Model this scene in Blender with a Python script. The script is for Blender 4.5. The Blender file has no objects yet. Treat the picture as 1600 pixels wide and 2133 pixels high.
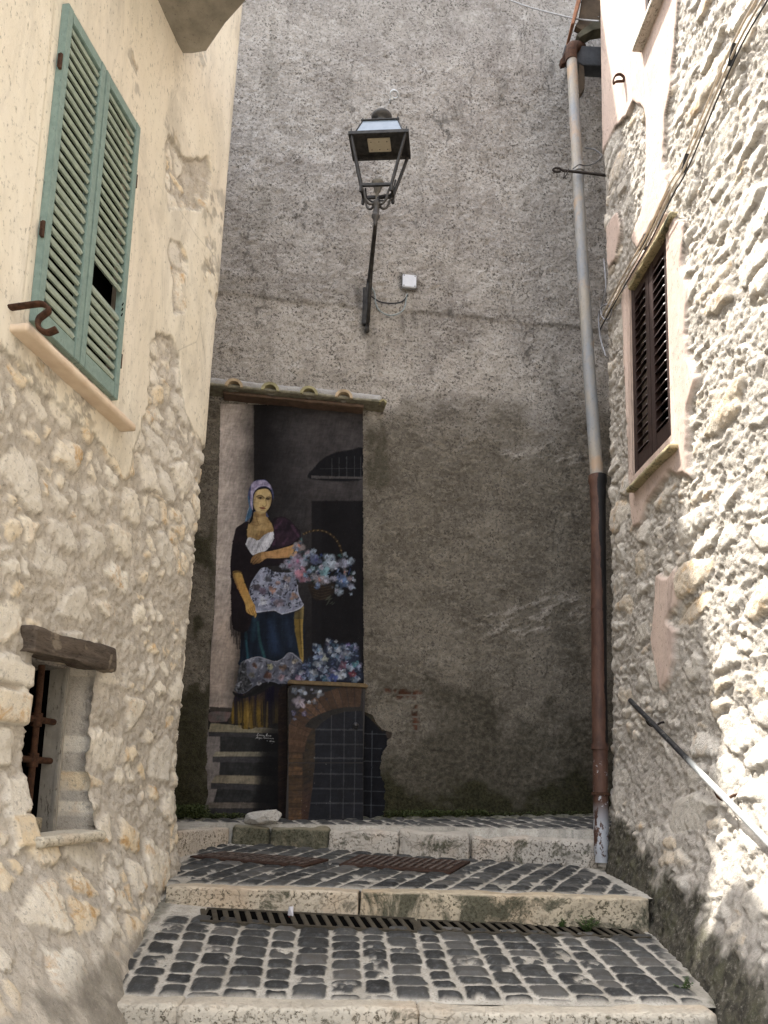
import bpy, bmesh, math, random
import numpy as np
from mathutils import Vector, Matrix

SC = bpy.context.scene
COL = SC.collection
random.seed(7)
E = 1.55                                  # eye height above the lane where the photographer stands
# ------------------------------------------------------------------ camera geometry
F, CX, CY = 1600.0, 800.0, 1378.0
PITCH, ROLL = math.radians(9.3), math.radians(1.3)
FW = np.array([0, math.cos(PITCH), math.sin(PITCH)])
U0 = np.array([0, -math.sin(PITCH), math.cos(PITCH)])
X0 = np.array([1.0, 0, 0])
RT = math.cos(ROLL) * X0 + math.sin(ROLL) * U0
UP = math.cos(ROLL) * U0 - math.sin(ROLL) * X0
EYE = np.array([0, 0, E])

def ray(px, py):
    return FW + (px - CX) / F * RT - (py - CY) / F * UP
def P(px, py, Y):
    d = ray(px, py)
    return EYE + d * (Y / d[1])
def on_plane(px, py, p0, n):
    d = ray(px, py)
    return EYE + d * (np.dot(np.asarray(p0) - EYE, n) / np.dot(d, n))

# ------------------------------------------------------------------ noise in numpy
_rs = np.random.RandomState(11)
_T2 = _rs.rand(256, 256)
_T3 = _rs.rand(32, 32, 32)
def vn(x, y, seed=0):
    x = np.asarray(x, float) + seed * 17.13; y = np.asarray(y, float) + seed * 31.7
    xi = np.floor(x).astype(int); yi = np.floor(y).astype(int)
    fx = x - xi; fy = y - yi
    fx = fx * fx * (3 - 2 * fx); fy = fy * fy * (3 - 2 * fy)
    a = _T2[xi & 255, yi & 255]; b = _T2[(xi + 1) & 255, yi & 255]
    c = _T2[xi & 255, (yi + 1) & 255]; d = _T2[(xi + 1) & 255, (yi + 1) & 255]
    return (a * (1 - fx) + b * fx) * (1 - fy) + (c * (1 - fx) + d * fx) * fy
def fbm(x, y, octs=4, seed=0, gain=0.5):
    s = 0; a = 1; t = 0
    for k in range(octs):
        s = s + a * vn(x * 2 ** k, y * 2 ** k, seed + k * 3); t += a; a *= gain
    return s / t
def vn3(p, seed=0):
    p = np.asarray(p, float) + seed * 7.31
    i = np.floor(p).astype(int); f = p - i; f = f * f * (3 - 2 * f)
    r = 0
    for dx in (0, 1):
        for dy in (0, 1):
            for dz in (0, 1):
                w = (f[..., 0] if dx else 1 - f[..., 0]) * (f[..., 1] if dy else 1 - f[..., 1]) * (f[..., 2] if dz else 1 - f[..., 2])
                r = r + w * _T3[(i[..., 0] + dx) & 31, (i[..., 1] + dy) & 31, (i[..., 2] + dz) & 31]
    return r
def fbm3(p, octs=3, seed=0):
    s = 0; a = 1; t = 0
    p = np.asarray(p, float)
    for k in range(octs):
        s = s + a * vn3(p * 2 ** k, seed + k); t += a; a *= .5
    return s / t
def sstep(a, b, x):
    t = np.clip((x - a) / (b - a), 0, 1)
    return t * t * (3 - 2 * t)
def hsh(i, j, k=0):
    return _T2[(i * 7 + k * 13) & 255, (j * 5 + i + k * 29) & 255]
def worley(u, v, seed=0, jit=.85):
    iu = np.floor(u).astype(int); iv = np.floor(v).astype(int)
    f1 = np.full(u.shape, 9.); f2 = np.full(u.shape, 9.)
    idv = np.zeros(u.shape); id2 = np.zeros(u.shape); dx1 = np.zeros(u.shape); dy1 = np.zeros(u.shape)
    for a in (-1, 0, 1):
        for b in (-1, 0, 1):
            ci = iu + a; cj = iv + b
            px = ci + .5 + jit * (hsh(ci, cj, seed) - .5); py = cj + .5 + jit * (hsh(ci, cj, seed + 5) - .5)
            dx = u - px; dy = v - py
            w = .75 + .6 * hsh(ci, cj, seed + 11)
            d = np.sqrt(dx * dx + dy * dy) / w
            near = d < f1
            f2 = np.where(near, f1, np.minimum(f2, d))
            idv = np.where(near, hsh(ci, cj, seed + 9), idv); id2 = np.where(near, hsh(ci, cj, seed + 3), id2)
            dx1 = np.where(near, dx, dx1); dy1 = np.where(near, dy, dy1)
            f1 = np.where(near, d, f1)
    return f1, f2, idv, id2, dx1, dy1
def in_poly(x, y, pts):
    r = np.zeros(np.shape(x), bool)
    n = len(pts)
    for k in range(n):
        x1, y1 = pts[k]; x2, y2 = pts[(k + 1) % n]
        if y1 == y2: continue
        c = ((y1 > y) != (y2 > y)) & (x < (x2 - x1) * (y - y1) / (y2 - y1) + x1)
        r ^= c
    return r
def blur(m, n=1):
    m = m.astype(float)
    for _ in range(n):
        p = np.pad(m, 1, mode='edge')
        m = (p[:-2, 1:-1] + p[2:, 1:-1] + p[1:-1, :-2] + p[1:-1, 2:] + 2 * p[1:-1, 1:-1]) / 6
    return m

# ------------------------------------------------------------------ scene objects
ORG = {}
def meta(o, label=None, cat=None, group=None, kind=None):
    if label: o['label'] = label
    if cat: o['category'] = cat
    if group: o['group'] = group
    if kind: o['kind'] = kind
    return o
def thing(name, label, cat, loc=(0, 0, 0), group=None):
    o = bpy.data.objects.new(name, None); COL.objects.link(o)
    o.empty_display_size = .1
    o.location = loc
    ORG[o.name] = np.array(loc, float)
    return meta(o, label, cat, group)
def link_mesh(name, me, m, parent, org):
    o = bpy.data.objects.new(name, me); COL.objects.link(o)
    if m: me.materials.append(m)
    if parent is not None:
        o.parent = parent; ORG[o.name] = ORG[parent.name]
    else:
        o.location = org; ORG[o.name] = np.array(org, float)
    return o
def raw_mesh(name, V, quads, org, smooth=True, attrs=None, tris=None):
    me = bpy.data.meshes.new(name)
    V = np.asarray(V, np.float32) - np.asarray(org, np.float32)
    me.vertices.add(len(V)); me.vertices.foreach_set('co', V.ravel())
    q = np.asarray(quads, np.int32)
    me.loops.add(q.size); me.loops.foreach_set('vertex_index', q.ravel())
    me.polygons.add(len(q))
    me.polygons.foreach_set('loop_start', np.arange(len(q), dtype=np.int32) * q.shape[1])
    me.polygons.foreach_set('loop_total', np.full(len(q), q.shape[1], np.int32))
    me.polygons.foreach_set('use_smooth', np.full(len(q), smooth))
    for k, a in (attrs or {}).items():
        a = np.asarray(a, np.float32)
        if a.ndim == 1:
            me.attributes.new(k, 'FLOAT', 'POINT').data.foreach_set('value', a)
        else:
            if a.shape[1] == 3: a = np.concatenate([a, np.ones((len(a), 1), np.float32)], 1)
            me.attributes.new(k, 'FLOAT_COLOR', 'POINT').data.foreach_set('color', a.ravel())
    me.update(calc_edges=True); me.validate()
    return me
def grid_obj(name, XYZ, m, parent=None, attrs=None, drop=None, org=None, flip=False, smooth=True, skirt=None):
    """XYZ [n,m,3] sheet; drop [n-1,m-1] bool cells left out"""
    n, k = XYZ.shape[:2]
    idx = np.arange(n * k).reshape(n, k)
    q = np.stack([idx[:-1, :-1], idx[1:, :-1], idx[1:, 1:], idx[:-1, 1:]], -1)
    if flip: q = q[..., ::-1]
    keep = q[~drop] if drop is not None else q.reshape(-1, 4)
    V = XYZ.reshape(-1, 3); at = {a: np.asarray(v).reshape(n * k, -1).squeeze() for a, v in (attrs or {}).items()}
    if skirt is not None:                # turn the rim of an opening inwards as its jambs
        vec, sel = skirt; E_ = []
        a = drop[:-1] != drop[1:]; ii, jj = np.nonzero(a & (sel[:-1] & sel[1:])); E_ += [(idx[i + 1, j], idx[i + 1, j + 1], drop[i, j]) for i, j in zip(ii, jj)]
        a = drop[:, :-1] != drop[:, 1:]; ii, jj = np.nonzero(a & (sel[:, :-1] & sel[:, 1:])); E_ += [(idx[i + 1, j + 1], idx[i, j + 1], drop[i, j]) for i, j in zip(ii, jj)]
        va = np.array([e[:2] for e in E_]); uv = np.unique(va); steps = 5; base = len(V); V0 = V[uv]; a0 = {a: v[uv] for a, v in at.items()}; mp = np.full(base, -1); mp[uv] = np.arange(len(uv))
        lev = [uv] + [base + k * len(uv) + np.arange(len(uv)) for k in range(steps)]
        for k in range(steps):
            t = (k + 1) / steps; V = np.concatenate([V, V0 + np.asarray(vec) * t + (.010 * t * (fbm3(V0 * 16 + k * 3.3, 3, 5) - .5)[:, None]) * 2])
            at = {a: np.concatenate([v, a0[a]]) for a, v in at.items()}
        ex = np.concatenate([np.stack([lev[k][mp[va[:, 0]]], lev[k][mp[va[:, 1]]], lev[k + 1][mp[va[:, 1]]], lev[k + 1][mp[va[:, 0]]]], -1) for k in range(steps)])
        keep = np.concatenate([keep, ex])
    if drop is not None:
        used = np.unique(keep); rem = np.full(len(V), -1); rem[used] = np.arange(len(used))
        V = V[used]; keep = rem[keep]; at = {a: v[used] for a, v in at.items()}
    o_ = ORG[parent.name] if parent is not None else (np.array(org, float) if org is not None else V.mean(0))
    return link_mesh(name, raw_mesh(name, V, keep, o_, smooth, at), m, parent, o_)

def unit(v):
    v = np.asarray(v, float); return v / np.linalg.norm(v)
class MB:
    """collects polygons of one part, builds it as one mesh"""
    def __init__(s): s.v = []; s.f = []; s.sm = []
    def add(s, vs, fs, smooth=False):
        b = len(s.v); s.v += [tuple(map(float, q)) for q in vs]
        for f in fs: s.f.append([b + i for i in f]); s.sm.append(smooth)
    def box(s, c, ax, half, bev=0.0):
        """c centre, ax three unit axes, half three half sizes; bevelled edges"""
        c = np.asarray(c, float); A = [np.asarray(a, float) for a in ax]
        if bev <= 0:
            vs = [c + A[0] * half[0] * i + A[1] * half[1] * j + A[2] * half[2] * k for i in (-1, 1) for j in (-1, 1) for k in (-1, 1)]
            s.add(vs, [(0, 1, 3, 2), (4, 6, 7, 5), (0, 4, 5, 1), (2, 3, 7, 6), (0, 2, 6, 4), (1, 5, 7, 3)]); return
        bm = bmesh.new(); bmesh.ops.create_cube(bm, size=2)
        for v in bm.verts: v.co = Vector((v.co.x * half[0], v.co.y * half[1], v.co.z * half[2]))
        bmesh.ops.bevel(bm, geom=bm.edges[:], offset=min(bev, min(half) * .8), segments=2, affect='EDGES')
        s.bm(bm, c, A)
    def bm(s, bm, c, A, smooth=False):
        bm.verts.index_update()
        vs = [c + A[0] * v.co.x + A[1] * v.co.y + A[2] * v.co.z for v in bm.verts]
        s.add(vs, [[v.index for v in f.verts] for f in bm.faces], smooth); bm.free()
    def quadbox(s, q, n, t):
        """prism over a polygon q of 3-D points, thickness t along n"""
        q = [np.asarray(p, float) for p in q]; k = len(q); n = np.asarray(n, float)
        vs = q + [p + n * t for p in q]
        s.add(vs, [list(range(k))[::-1], list(range(k, 2 * k))] + [(i, (i + 1) % k, k + (i + 1) % k, k + i) for i in range(k)])
    def tube(s, pts, r, n=8, cap=True, flat=None):
        """tube along points; r number or list; flat = (a, b) scale of the section on its two axes"""
        pts = [np.asarray(p, float) for p in pts]; k = len(pts)
        rr = r if hasattr(r, '__len__') else [r] * k
        T = [unit(pts[min(i + 1, k - 1)] - pts[max(i - 1, 0)]) for i in range(k)]
        a = np.array([0, 0, 1.]) if abs(T[0][2]) < .9 else np.array([1., 0, 0])
        N = unit(a - T[0] * np.dot(a, T[0])); vs = []
        fa, fb = flat or (1, 1)
        for i in range(k):
            N = unit(N - T[i] * np.dot(N, T[i])); B = np.cross(T[i], N)
            for j in range(n):
                t = 2 * math.pi * j / n
                vs.append(pts[i] + (N * math.cos(t) * fa + B * math.sin(t) * fb) * rr[i])
        fs = [(i * n + j, i * n + (j + 1) % n, (i + 1) * n + (j + 1) % n, (i + 1) * n + j) for i in range(k - 1) for j in range(n)]
        s.add(vs, fs, True)
        if cap: s.add(vs[:n], [list(range(n))[::-1]]); s.add(vs[-n:], [list(range(n))])
    def lathe(s, c, prof, n=24, ax=((1, 0, 0), (0, 1, 0), (0, 0, 1))):
        c = np.asarray(c, float); A = [np.asarray(a, float) for a in ax]; vs = []
        for r, z in prof:
            for j in range(n):
                t = 2 * math.pi * j / n
                vs.append(c + A[0] * r * math.cos(t) + A[1] * r * math.sin(t) + A[2] * z)
        k = len(prof)
        s.add(vs, [(i * n + j, i * n + (j + 1) % n, (i + 1) * n + (j + 1) % n, (i + 1) * n + j) for i in range(k - 1) for j in range(n)], True)
    def build(s, name, m, parent=None, bevel=0, autosmooth=None):
        V = np.array(s.v)
        org = ORG[parent.name] if parent is not None else np.array([V[:, 0].mean(), V[:, 1].mean(), V[:, 2].min()])
        me = bpy.data.meshes.new(name)
        me.from_pydata((V - org).tolist(), [], s.f)
        me.polygons.foreach_set('use_smooth', s.sm)
        bm = bmesh.new(); bm.from_mesh(me); bmesh.ops.recalc_face_normals(bm, faces=bm.faces[:]); bm.to_mesh(me); bm.free()
        me.update()
        o = link_mesh(name, me, m, parent, org)
        if bevel:
            b = o.modifiers.new('edge', 'BEVEL'); b.width = bevel; b.segments = 2; b.limit_method = 'ANGLE'; b.angle_limit = .7
        return o

def rough_block(name, c, ax, half, m, parent=None, step=.02, rad=.012, amp=.006, freq=14, seed=0, lump=0.0, kind=None):
    """a hewn block: subdivided box with worn rounded edges and an uneven skin"""
    half = np.asarray(half, float); n = [max(2, int(round(2 * h / step))) for h in half]
    vid = {}; V = []; Q = []
    def vert(ijk):
        if ijk not in vid:
            vid[ijk] = len(V); V.append([-half[a] + 2 * half[a] * ijk[a] / n[a] for a in range(3)])
        return vid[ijk]
    for a in range(3):
        b, d = (a + 1) % 3, (a + 2) % 3
        for side in (0, n[a]):
            for i in range(n[b]):
                for j in range(n[d]):
                    q = []
                    for (di, dj) in ((0, 0), (1, 0), (1, 1), (0, 1)):
                        t = [0, 0, 0]; t[a] = side; t[b] = i + di; t[d] = j + dj; q.append(vert(tuple(t)))
                    Q.append(q if side else q[::-1])
    V = np.array(V); r = min(rad, half.min() * .9)
    inner = np.clip(V, -half + r, half - r); D = V - inner
    D = D / np.maximum(np.linalg.norm(D, axis=1, keepdims=True), 1e-9)
    c = np.asarray(c, float); A = np.array([unit(a) for a in ax])
    W = V @ A + c
    no = (fbm3(W * freq, 4, seed) - .5) * 2 * amp + (fbm3(W * freq * .3, 2, seed + 4) - .5) * 2 * lump
    V2 = inner + D * (r + no[:, None])
    W = V2 @ A + c
    org = ORG[parent.name] if parent is not None else c
    o = link_mesh(name, raw_mesh(name, W, Q, org, True), m, parent, org)
    if kind: o['kind'] = kind
    return o
def spline(pts, n=8):
    """Catmull-Rom through points"""
    p = [np.asarray(q, float) for q in pts]; p = [2 * p[0] - p[1]] + p + [2 * p[-1] - p[-2]]; out = []
    for i in range(1, len(p) - 2):
        for k in range(n):
            t = k / n
            out.append(.5 * ((2 * p[i]) + (p[i + 1] - p[i - 1]) * t + (2 * p[i - 1] - 5 * p[i] + 4 * p[i + 1] - p[i + 2]) * t * t + (3 * p[i] - p[i - 1] - 3 * p[i + 1] + p[i + 2]) * t ** 3))
    return out + [p[-2]]

# ------------------------------------------------------------------ materials
class Mt:
    def __init__(s, name):
        s.m = bpy.data.materials.new(name); s.m.use_nodes = True; s.t = s.m.node_tree; s.t.nodes.clear()
        s.o = s.t.nodes.new('ShaderNodeOutputMaterial')
        s.pos = s.n('ShaderNodeNewGeometry').outputs['Position']
    def n(s, t, **k):
        d = s.t.nodes.new(t)
        for a, v in k.items(): setattr(d, a, v)
        return d
    def set(s, sock, v):
        if isinstance(v, bpy.types.NodeSocket): s.t.links.new(v, sock)
        elif isinstance(v, (tuple, list)) and len(v) == 3 and sock.type == 'RGBA': sock.default_value = (*v, 1)
        else: sock.default_value = v
    def attr(s, name):
        d = s.n('ShaderNodeAttribute', attribute_name=name); return d.outputs['Fac']
    def acol(s, name):
        d = s.n('ShaderNodeAttribute', attribute_name=name); return d.outputs['Color']
    def scl(s, v):
        d = s.n('ShaderNodeVectorMath', operation='MULTIPLY'); s.set(d.inputs[0], s.pos); d.inputs[1].default_value = v; return d.outputs[0]
    def noise(s, sc, det=4, ro=.55, vec=None, dist=0):
        d = s.n('ShaderNodeTexNoise'); s.set(d.inputs['Vector'], s.pos if vec is None else vec)
        d.inputs['Scale'].default_value = sc; d.inputs['Detail'].default_value = det; d.inputs['Roughness'].default_value = ro; d.inputs['Distortion'].default_value = dist
        return d.outputs['Fac']
    def voro(s, sc, feat='F1', vec=None, out='Distance'):
        d = s.n('ShaderNodeTexVoronoi', feature=feat); s.set(d.inputs['Vector'], s.pos if vec is None else vec); d.inputs['Scale'].default_value = sc
        return d.outputs[out]
    def math(s, op, a, b=0.0, clamp=False):
        d = s.n('ShaderNodeMath', operation=op, use_clamp=clamp); s.set(d.inputs[0], a); s.set(d.inputs[1], b); return d.outputs[0]
    def ramp(s, f, stops, interp='LINEAR'):
        d = s.n('ShaderNodeValToRGB'); d.color_ramp.interpolation = interp; e = d.color_ramp.elements
        while len(e) < len(stops): e.new(.5)
        for q, (p, c) in zip(e, stops):
            q.position = p; q.color = (c, c, c, 1) if not hasattr(c, '__len__') else (*c, 1)
        s.set(d.inputs[0], f); return d.outputs[0]
    def rng(s, f, a, b, c=0.0, d_=1.0):
        d = s.n('ShaderNodeMapRange'); s.set(d.inputs[0], f)
        for i, v in enumerate((a, b, c, d_)): d.inputs[i + 1].default_value = v
        return d.outputs[0]
    def mix(s, f, a, b, blend='MIX'):
        d = s.n('ShaderNodeMix', data_type='RGBA', blend_type=blend); s.set(d.inputs[0], f); s.set(d.inputs[6], a); s.set(d.inputs[7], b); return d.outputs[2]
    def bump(s, h, st=.5, dist=.01, nrm=None):
        d = s.n('ShaderNodeBump'); s.set(d.inputs['Height'], h); d.inputs['Strength'].default_value = st; d.inputs['Distance'].default_value = dist
        if nrm is not None: s.set(d.inputs['Normal'], nrm)
        return d.outputs[0]
    def out(s, col, rough=.85, nrm=None, metal=0.0, spec=.3, **k):
        b = s.n('ShaderNodeBsdfPrincipled'); s.set(b.inputs['Base Color'], col); s.set(b.inputs['Roughness'], rough); s.set(b.inputs['Metallic'], metal)
        b.inputs['Specular IOR Level'].default_value = spec
        if nrm is not None: s.set(b.inputs['Normal'], nrm)
        for a, v in k.items(): s.set(b.inputs[a.replace('_', ' ')], v)
        s.t.links.new(b.outputs[0], s.o.inputs[0]); return s.m
def simple(name, c, rough=.7, var=.25, sc=20, metal=0.0, bump=.3, c2=None, dist=.004):
    """a plain surface with worn colour variation and a fine uneven skin"""
    q = Mt(name); n = q.noise(sc, 5, .6); c2 = c2 or tuple(v * (1 - var) for v in c)
    col = q.mix(q.rng(n, .35, .65), c2, c)
    return q.out(col, rough, q.bump(q.noise(sc * 4, 4), bump, dist), metal)
# ------------------------------------------------------------------ stone, plaster and render materials
def mat_rubble(name, stones, mortar, plaster, dirtc=(.070, .064, .046), orange=1.0):
    q = Mt(name)
    tint, st, pl, di = q.attr('tint'), q.attr('stone'), q.attr('plaster'), q.attr('dirt')
    n1 = q.noise(9, 6, .65); n2 = q.noise(40, 5, .7); n3 = q.noise(2.2, 4, .6)
    sc = q.ramp(tint, [(0, stones[0]), (.3, stones[1]), (.55, stones[2]), (.8, stones[3]), (1, stones[4])])
    sc = q.mix(q.rng(n1, .42, .62, 0, .55), sc, stones[0])
    sc = q.mix(q.rng(n2, .55, .75, 0, .5), sc, tuple(v * .55 for v in stones[1]))
    rust = q.math('MULTIPLY', q.rng(q.noise(7, 5, .7, dist=.6), .53, .66), q.rng(tint, .35, .55))
    sc = q.mix(q.math('MULTIPLY', rust, .8 * orange), sc, (.52, .30, .10))
    mo = q.mix(q.rng(n1, .35, .65), tuple(v * .72 for v in mortar), mortar)
    mo = q.mix(q.rng(n3, .5, .7, 0, .5), mo, tuple(v * .75 for v in mortar))
    mo = q.mix(q.rng(q.noise(90, 3), .58, .7, 0, .6), mo, tuple(v * .5 for v in mortar))
    c = q.mix(st, mo, sc)
    stl = q.noise(3.2, 5, .65, vec=q.scl((1, 1, .35)))
    pc = q.mix(q.rng(stl, .38, .66), plaster[0], plaster[1])
    pc = q.mix(q.rng(q.noise(1.3, 3), .45, .65, 0, .7), pc, plaster[2])
    gs = q.rng(q.noise(4.5, 5, .7, vec=q.scl((1, 1, .3)), dist=.8), .47, .66, 0, .6); pc = q.mix(gs, pc, tuple(v * w_ for v, w_ in zip(plaster[0], (.66, .66, .68))))
    speck = q.rng(q.noise(58, 4, .72, vec=q.scl((1, 1, .5))), .58, .66, 0, .75)
    pc = q.mix(speck, pc, tuple(v * .45 for v in plaster[0]))
    v = q.voro(2.6, 'DISTANCE_TO_EDGE', vec=q.mix(.12, q.scl((1, 1, .55)), q.n('ShaderNodeTexNoise').outputs['Color']))
    pc = q.mix(q.math('MULTIPLY', q.rng(v, .0, .008, .4, 0), q.rng(n3, .5, .6)), pc, tuple(v * .35 for v in plaster[0]))
    c = q.mix(pl, c, pc)
    dn = q.mix(q.rng(q.noise(18, 5, .7), .4, .6), tuple(v * .4 for v in dirtc), tuple(v * 1.25 for v in dirtc))
    dn = q.mix(q.rng(q.noise(36, 4, .75), .58, .66, 0, .8), dn, (.24, .22, .185)); dn = q.mix(q.rng(q.noise(9, 4, .65), .5, .62, 0, .6), dn, (.05, .052, .022))
    c = q.mix(di, c, dn)
    gr = q.rng(q.noise(48, 4, .7), .56, .66, 0, .55); c = q.mix(q.math('MULTIPLY', gr, q.rng(pl, 0, 1, 1, 0)), c, tuple(v * .42 for v in mortar))
    h = q.math('ADD', q.math('MULTIPLY', q.noise(60, 6, .7), .7), q.math('MULTIPLY', q.noise(170, 4, .7), .4))
    h = q.math('MULTIPLY', h, q.rng(pl, 0, 1, 1, .3))
    return q.out(c, .92, q.bump(h, .85, .012), spec=.15)

def rubble(S, Z, seed, big=.20, small=.085, amp=.03, tilt=.35, rag=1.0, mort=.0, grit=.5, bigp=.5, asp=1.0, sink=.26, gone=.14):
    """rubble masonry: stones of two sizes half sunk in crumbling mortar -> relief, stone mask, stone id"""
    hi = fbm(S * 26, Z * 26, 4, seed + 3, .65) - .5
    ws = S + .07 * (fbm(S * 5, Z * 5, 3, seed) - .5) + .034 * rag * hi
    wz = Z + .07 * (fbm(S * 5, Z * 5, 3, seed + 7) - .5) + .034 * rag * (fbm(S * 26, Z * 26, 4, seed + 5, .65) - .5)
    f1, f2, i1, j1, dx, dz = worley(ws / (big * 1.15 * asp), wz / (big * .80), seed)
    g1, g2, k1, l1, ex, ez = worley(ws / (small * 1.25 * asp), wz / (small * .85), seed + 40)
    use = i1 > bigp
    edge = np.where(use, f2 - f1, np.minimum(g2 - g1, (f2 - f1) * 2.5))
    rid = np.where(use, (i1 - bigp) / (1 - bigp), k1); r2 = np.where(use, j1, l1)
    size = np.where(use, 1.0, .62)
    bury = fbm(S * 2.3, Z * 2.3, 4, seed + 2, .55)
    lo = .07 + mort + sink * sstep(.40, .66, bury) + .08 * r2 + .10 * (fbm(S * 9, Z * 9, 3, seed + 12) - .5)
    m = sstep(lo, lo + .09, edge)
    m = m * (hsh((rid * 255).astype(int), (r2 * 255).astype(int)) > gone)
    a, b = np.where(use, dx, ex), np.where(use, dz, ez)
    t1 = (hsh((rid * 97).astype(int), (r2 * 201).astype(int)) - .5); t2 = (hsh((rid * 53).astype(int), (r2 * 77).astype(int), 2) - .5)
    dome = sstep(lo, lo + .5, edge)
    rd = 1 - np.abs(2 * fbm(S * 11, Z * 11, 4, seed + 21, .55) - 1)                 # broken faces
    rd2 = 1 - np.abs(2 * fbm(S * 34, Z * 34, 3, seed + 22, .6) - 1)
    h = size * amp * ((.25 + .75 * r2) * m * .62 + .30 * dome * (.4 + rid) + tilt * (a * t1 * 2.4 + b * t2 * 2.4) * m)
    h = h + amp * .55 * (rd - .8) * (.7 - .1 * m) + amp * .30 * (rd2 - .8) * (1 - .4 * m)
    h = h + amp * grit * (fbm(S * 42, Z * 42, 4, seed + 1, .65) - .5) * (1.15 - .75 * m) + amp * .7 * (fbm(S * 4, Z * 4, 3, seed + 8) - .5)
    return h, m, rid
def fillet_path(C, t1, t2, r):
    """plan line: s<0 along t1 towards C, s>0 along t2 away from it, rounded"""
    def f(s):
        s = np.asarray(s, float)[..., None]
        A = C + t1 * s; B = C + t2 * s
        u = np.clip((s + r) / (2 * r), 0, 1)
        p0, p2 = C - t1 * r, C + t2 * r
        bz = (1 - u) ** 2 * p0 + 2 * u * (1 - u) * C + u ** 2 * p2
        tg = 2 * (1 - u) * (C - p0) + 2 * u * (p2 - C)
        p = np.where(s < -r, A, np.where(s > r, B, bz))
        tg = np.where(s < -r, t1, np.where(s > r, t2, tg))
        return p, tg / np.linalg.norm(tg, axis=-1, keepdims=True)
    return f
def seg(*spans):
    """coordinates from (start, stop, step) spans"""
    out = []
    for a, b, st in spans: out += list(np.arange(a, b - st * .3, st))
    out.append(spans[-1][1]); return np.array(out)
def px_mask(polys, toS, S, Z, warp=.05, wf=9, seed=1, soft=2):
    ws = S + warp * (fbm(S * wf, Z * wf, 4, seed, .6) - .5); wz = Z + warp * (fbm(S * wf, Z * wf, 4, seed + 6, .6) - .5)
    m = np.zeros(S.shape, bool)
    for pl in polys: m |= in_poly(ws, wz, [toS(*p) for p in pl])
    return blur(m, soft)

# ------------------------------------------------------------------ left house: its lane wall, battered at the foot
LC = np.array([-1.165, 4.5]); Lt = unit([.1765, 1.0]); Ln = np.array([Lt[1], -Lt[0]])
LP0 = np.array([LC[0], LC[1], E]); LN3 = np.array([Ln[0], Ln[1], 0]); LT3 = np.array([Lt[0], Lt[1], 0]); ZZ = np.array([0, 0, 1.])
def Luv(px, py, off=0.0):
    p = on_plane(px, py, LP0 + LN3 * off, LN3); return float(np.dot(p - LP0, LT3)), float(p[2] - E)
def Lpt(s, ze, w=0.0):
    return LP0 + LT3 * s + LN3 * w + ZZ * ze
def Lbulge(s, ze):
    yy = np.clip(-s, 0, 2.2)
    return (.11 + .27 * yy) * np.clip((.12 - ze) / .97, 0, 1.25) ** 1.6
LH = thing('stone_house', 'cream plastered stone house with green louvred shutters and small barred window', 'house', (-1.4, 3.4, E - 1.0))
lp = fillet_path(LC, Lt, unit([-1, .12]), .13)
su0, su1 = Luv(98, 330, .02)[0], Luv(262, 520, .02)[0]                 # shutters: from and to along the wall
sz0, sz1 = Luv(238, 838, .02)[1], Luv(282, 266, .02)[1]
wu0, wu1 = Luv(50, 1560)[0], Luv(181, 1560)[0]                        # barred window opening
wz0, wz1 = Luv(120, 1742)[1], Luv(130, 1372)[1]
Lrev = .36
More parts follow.
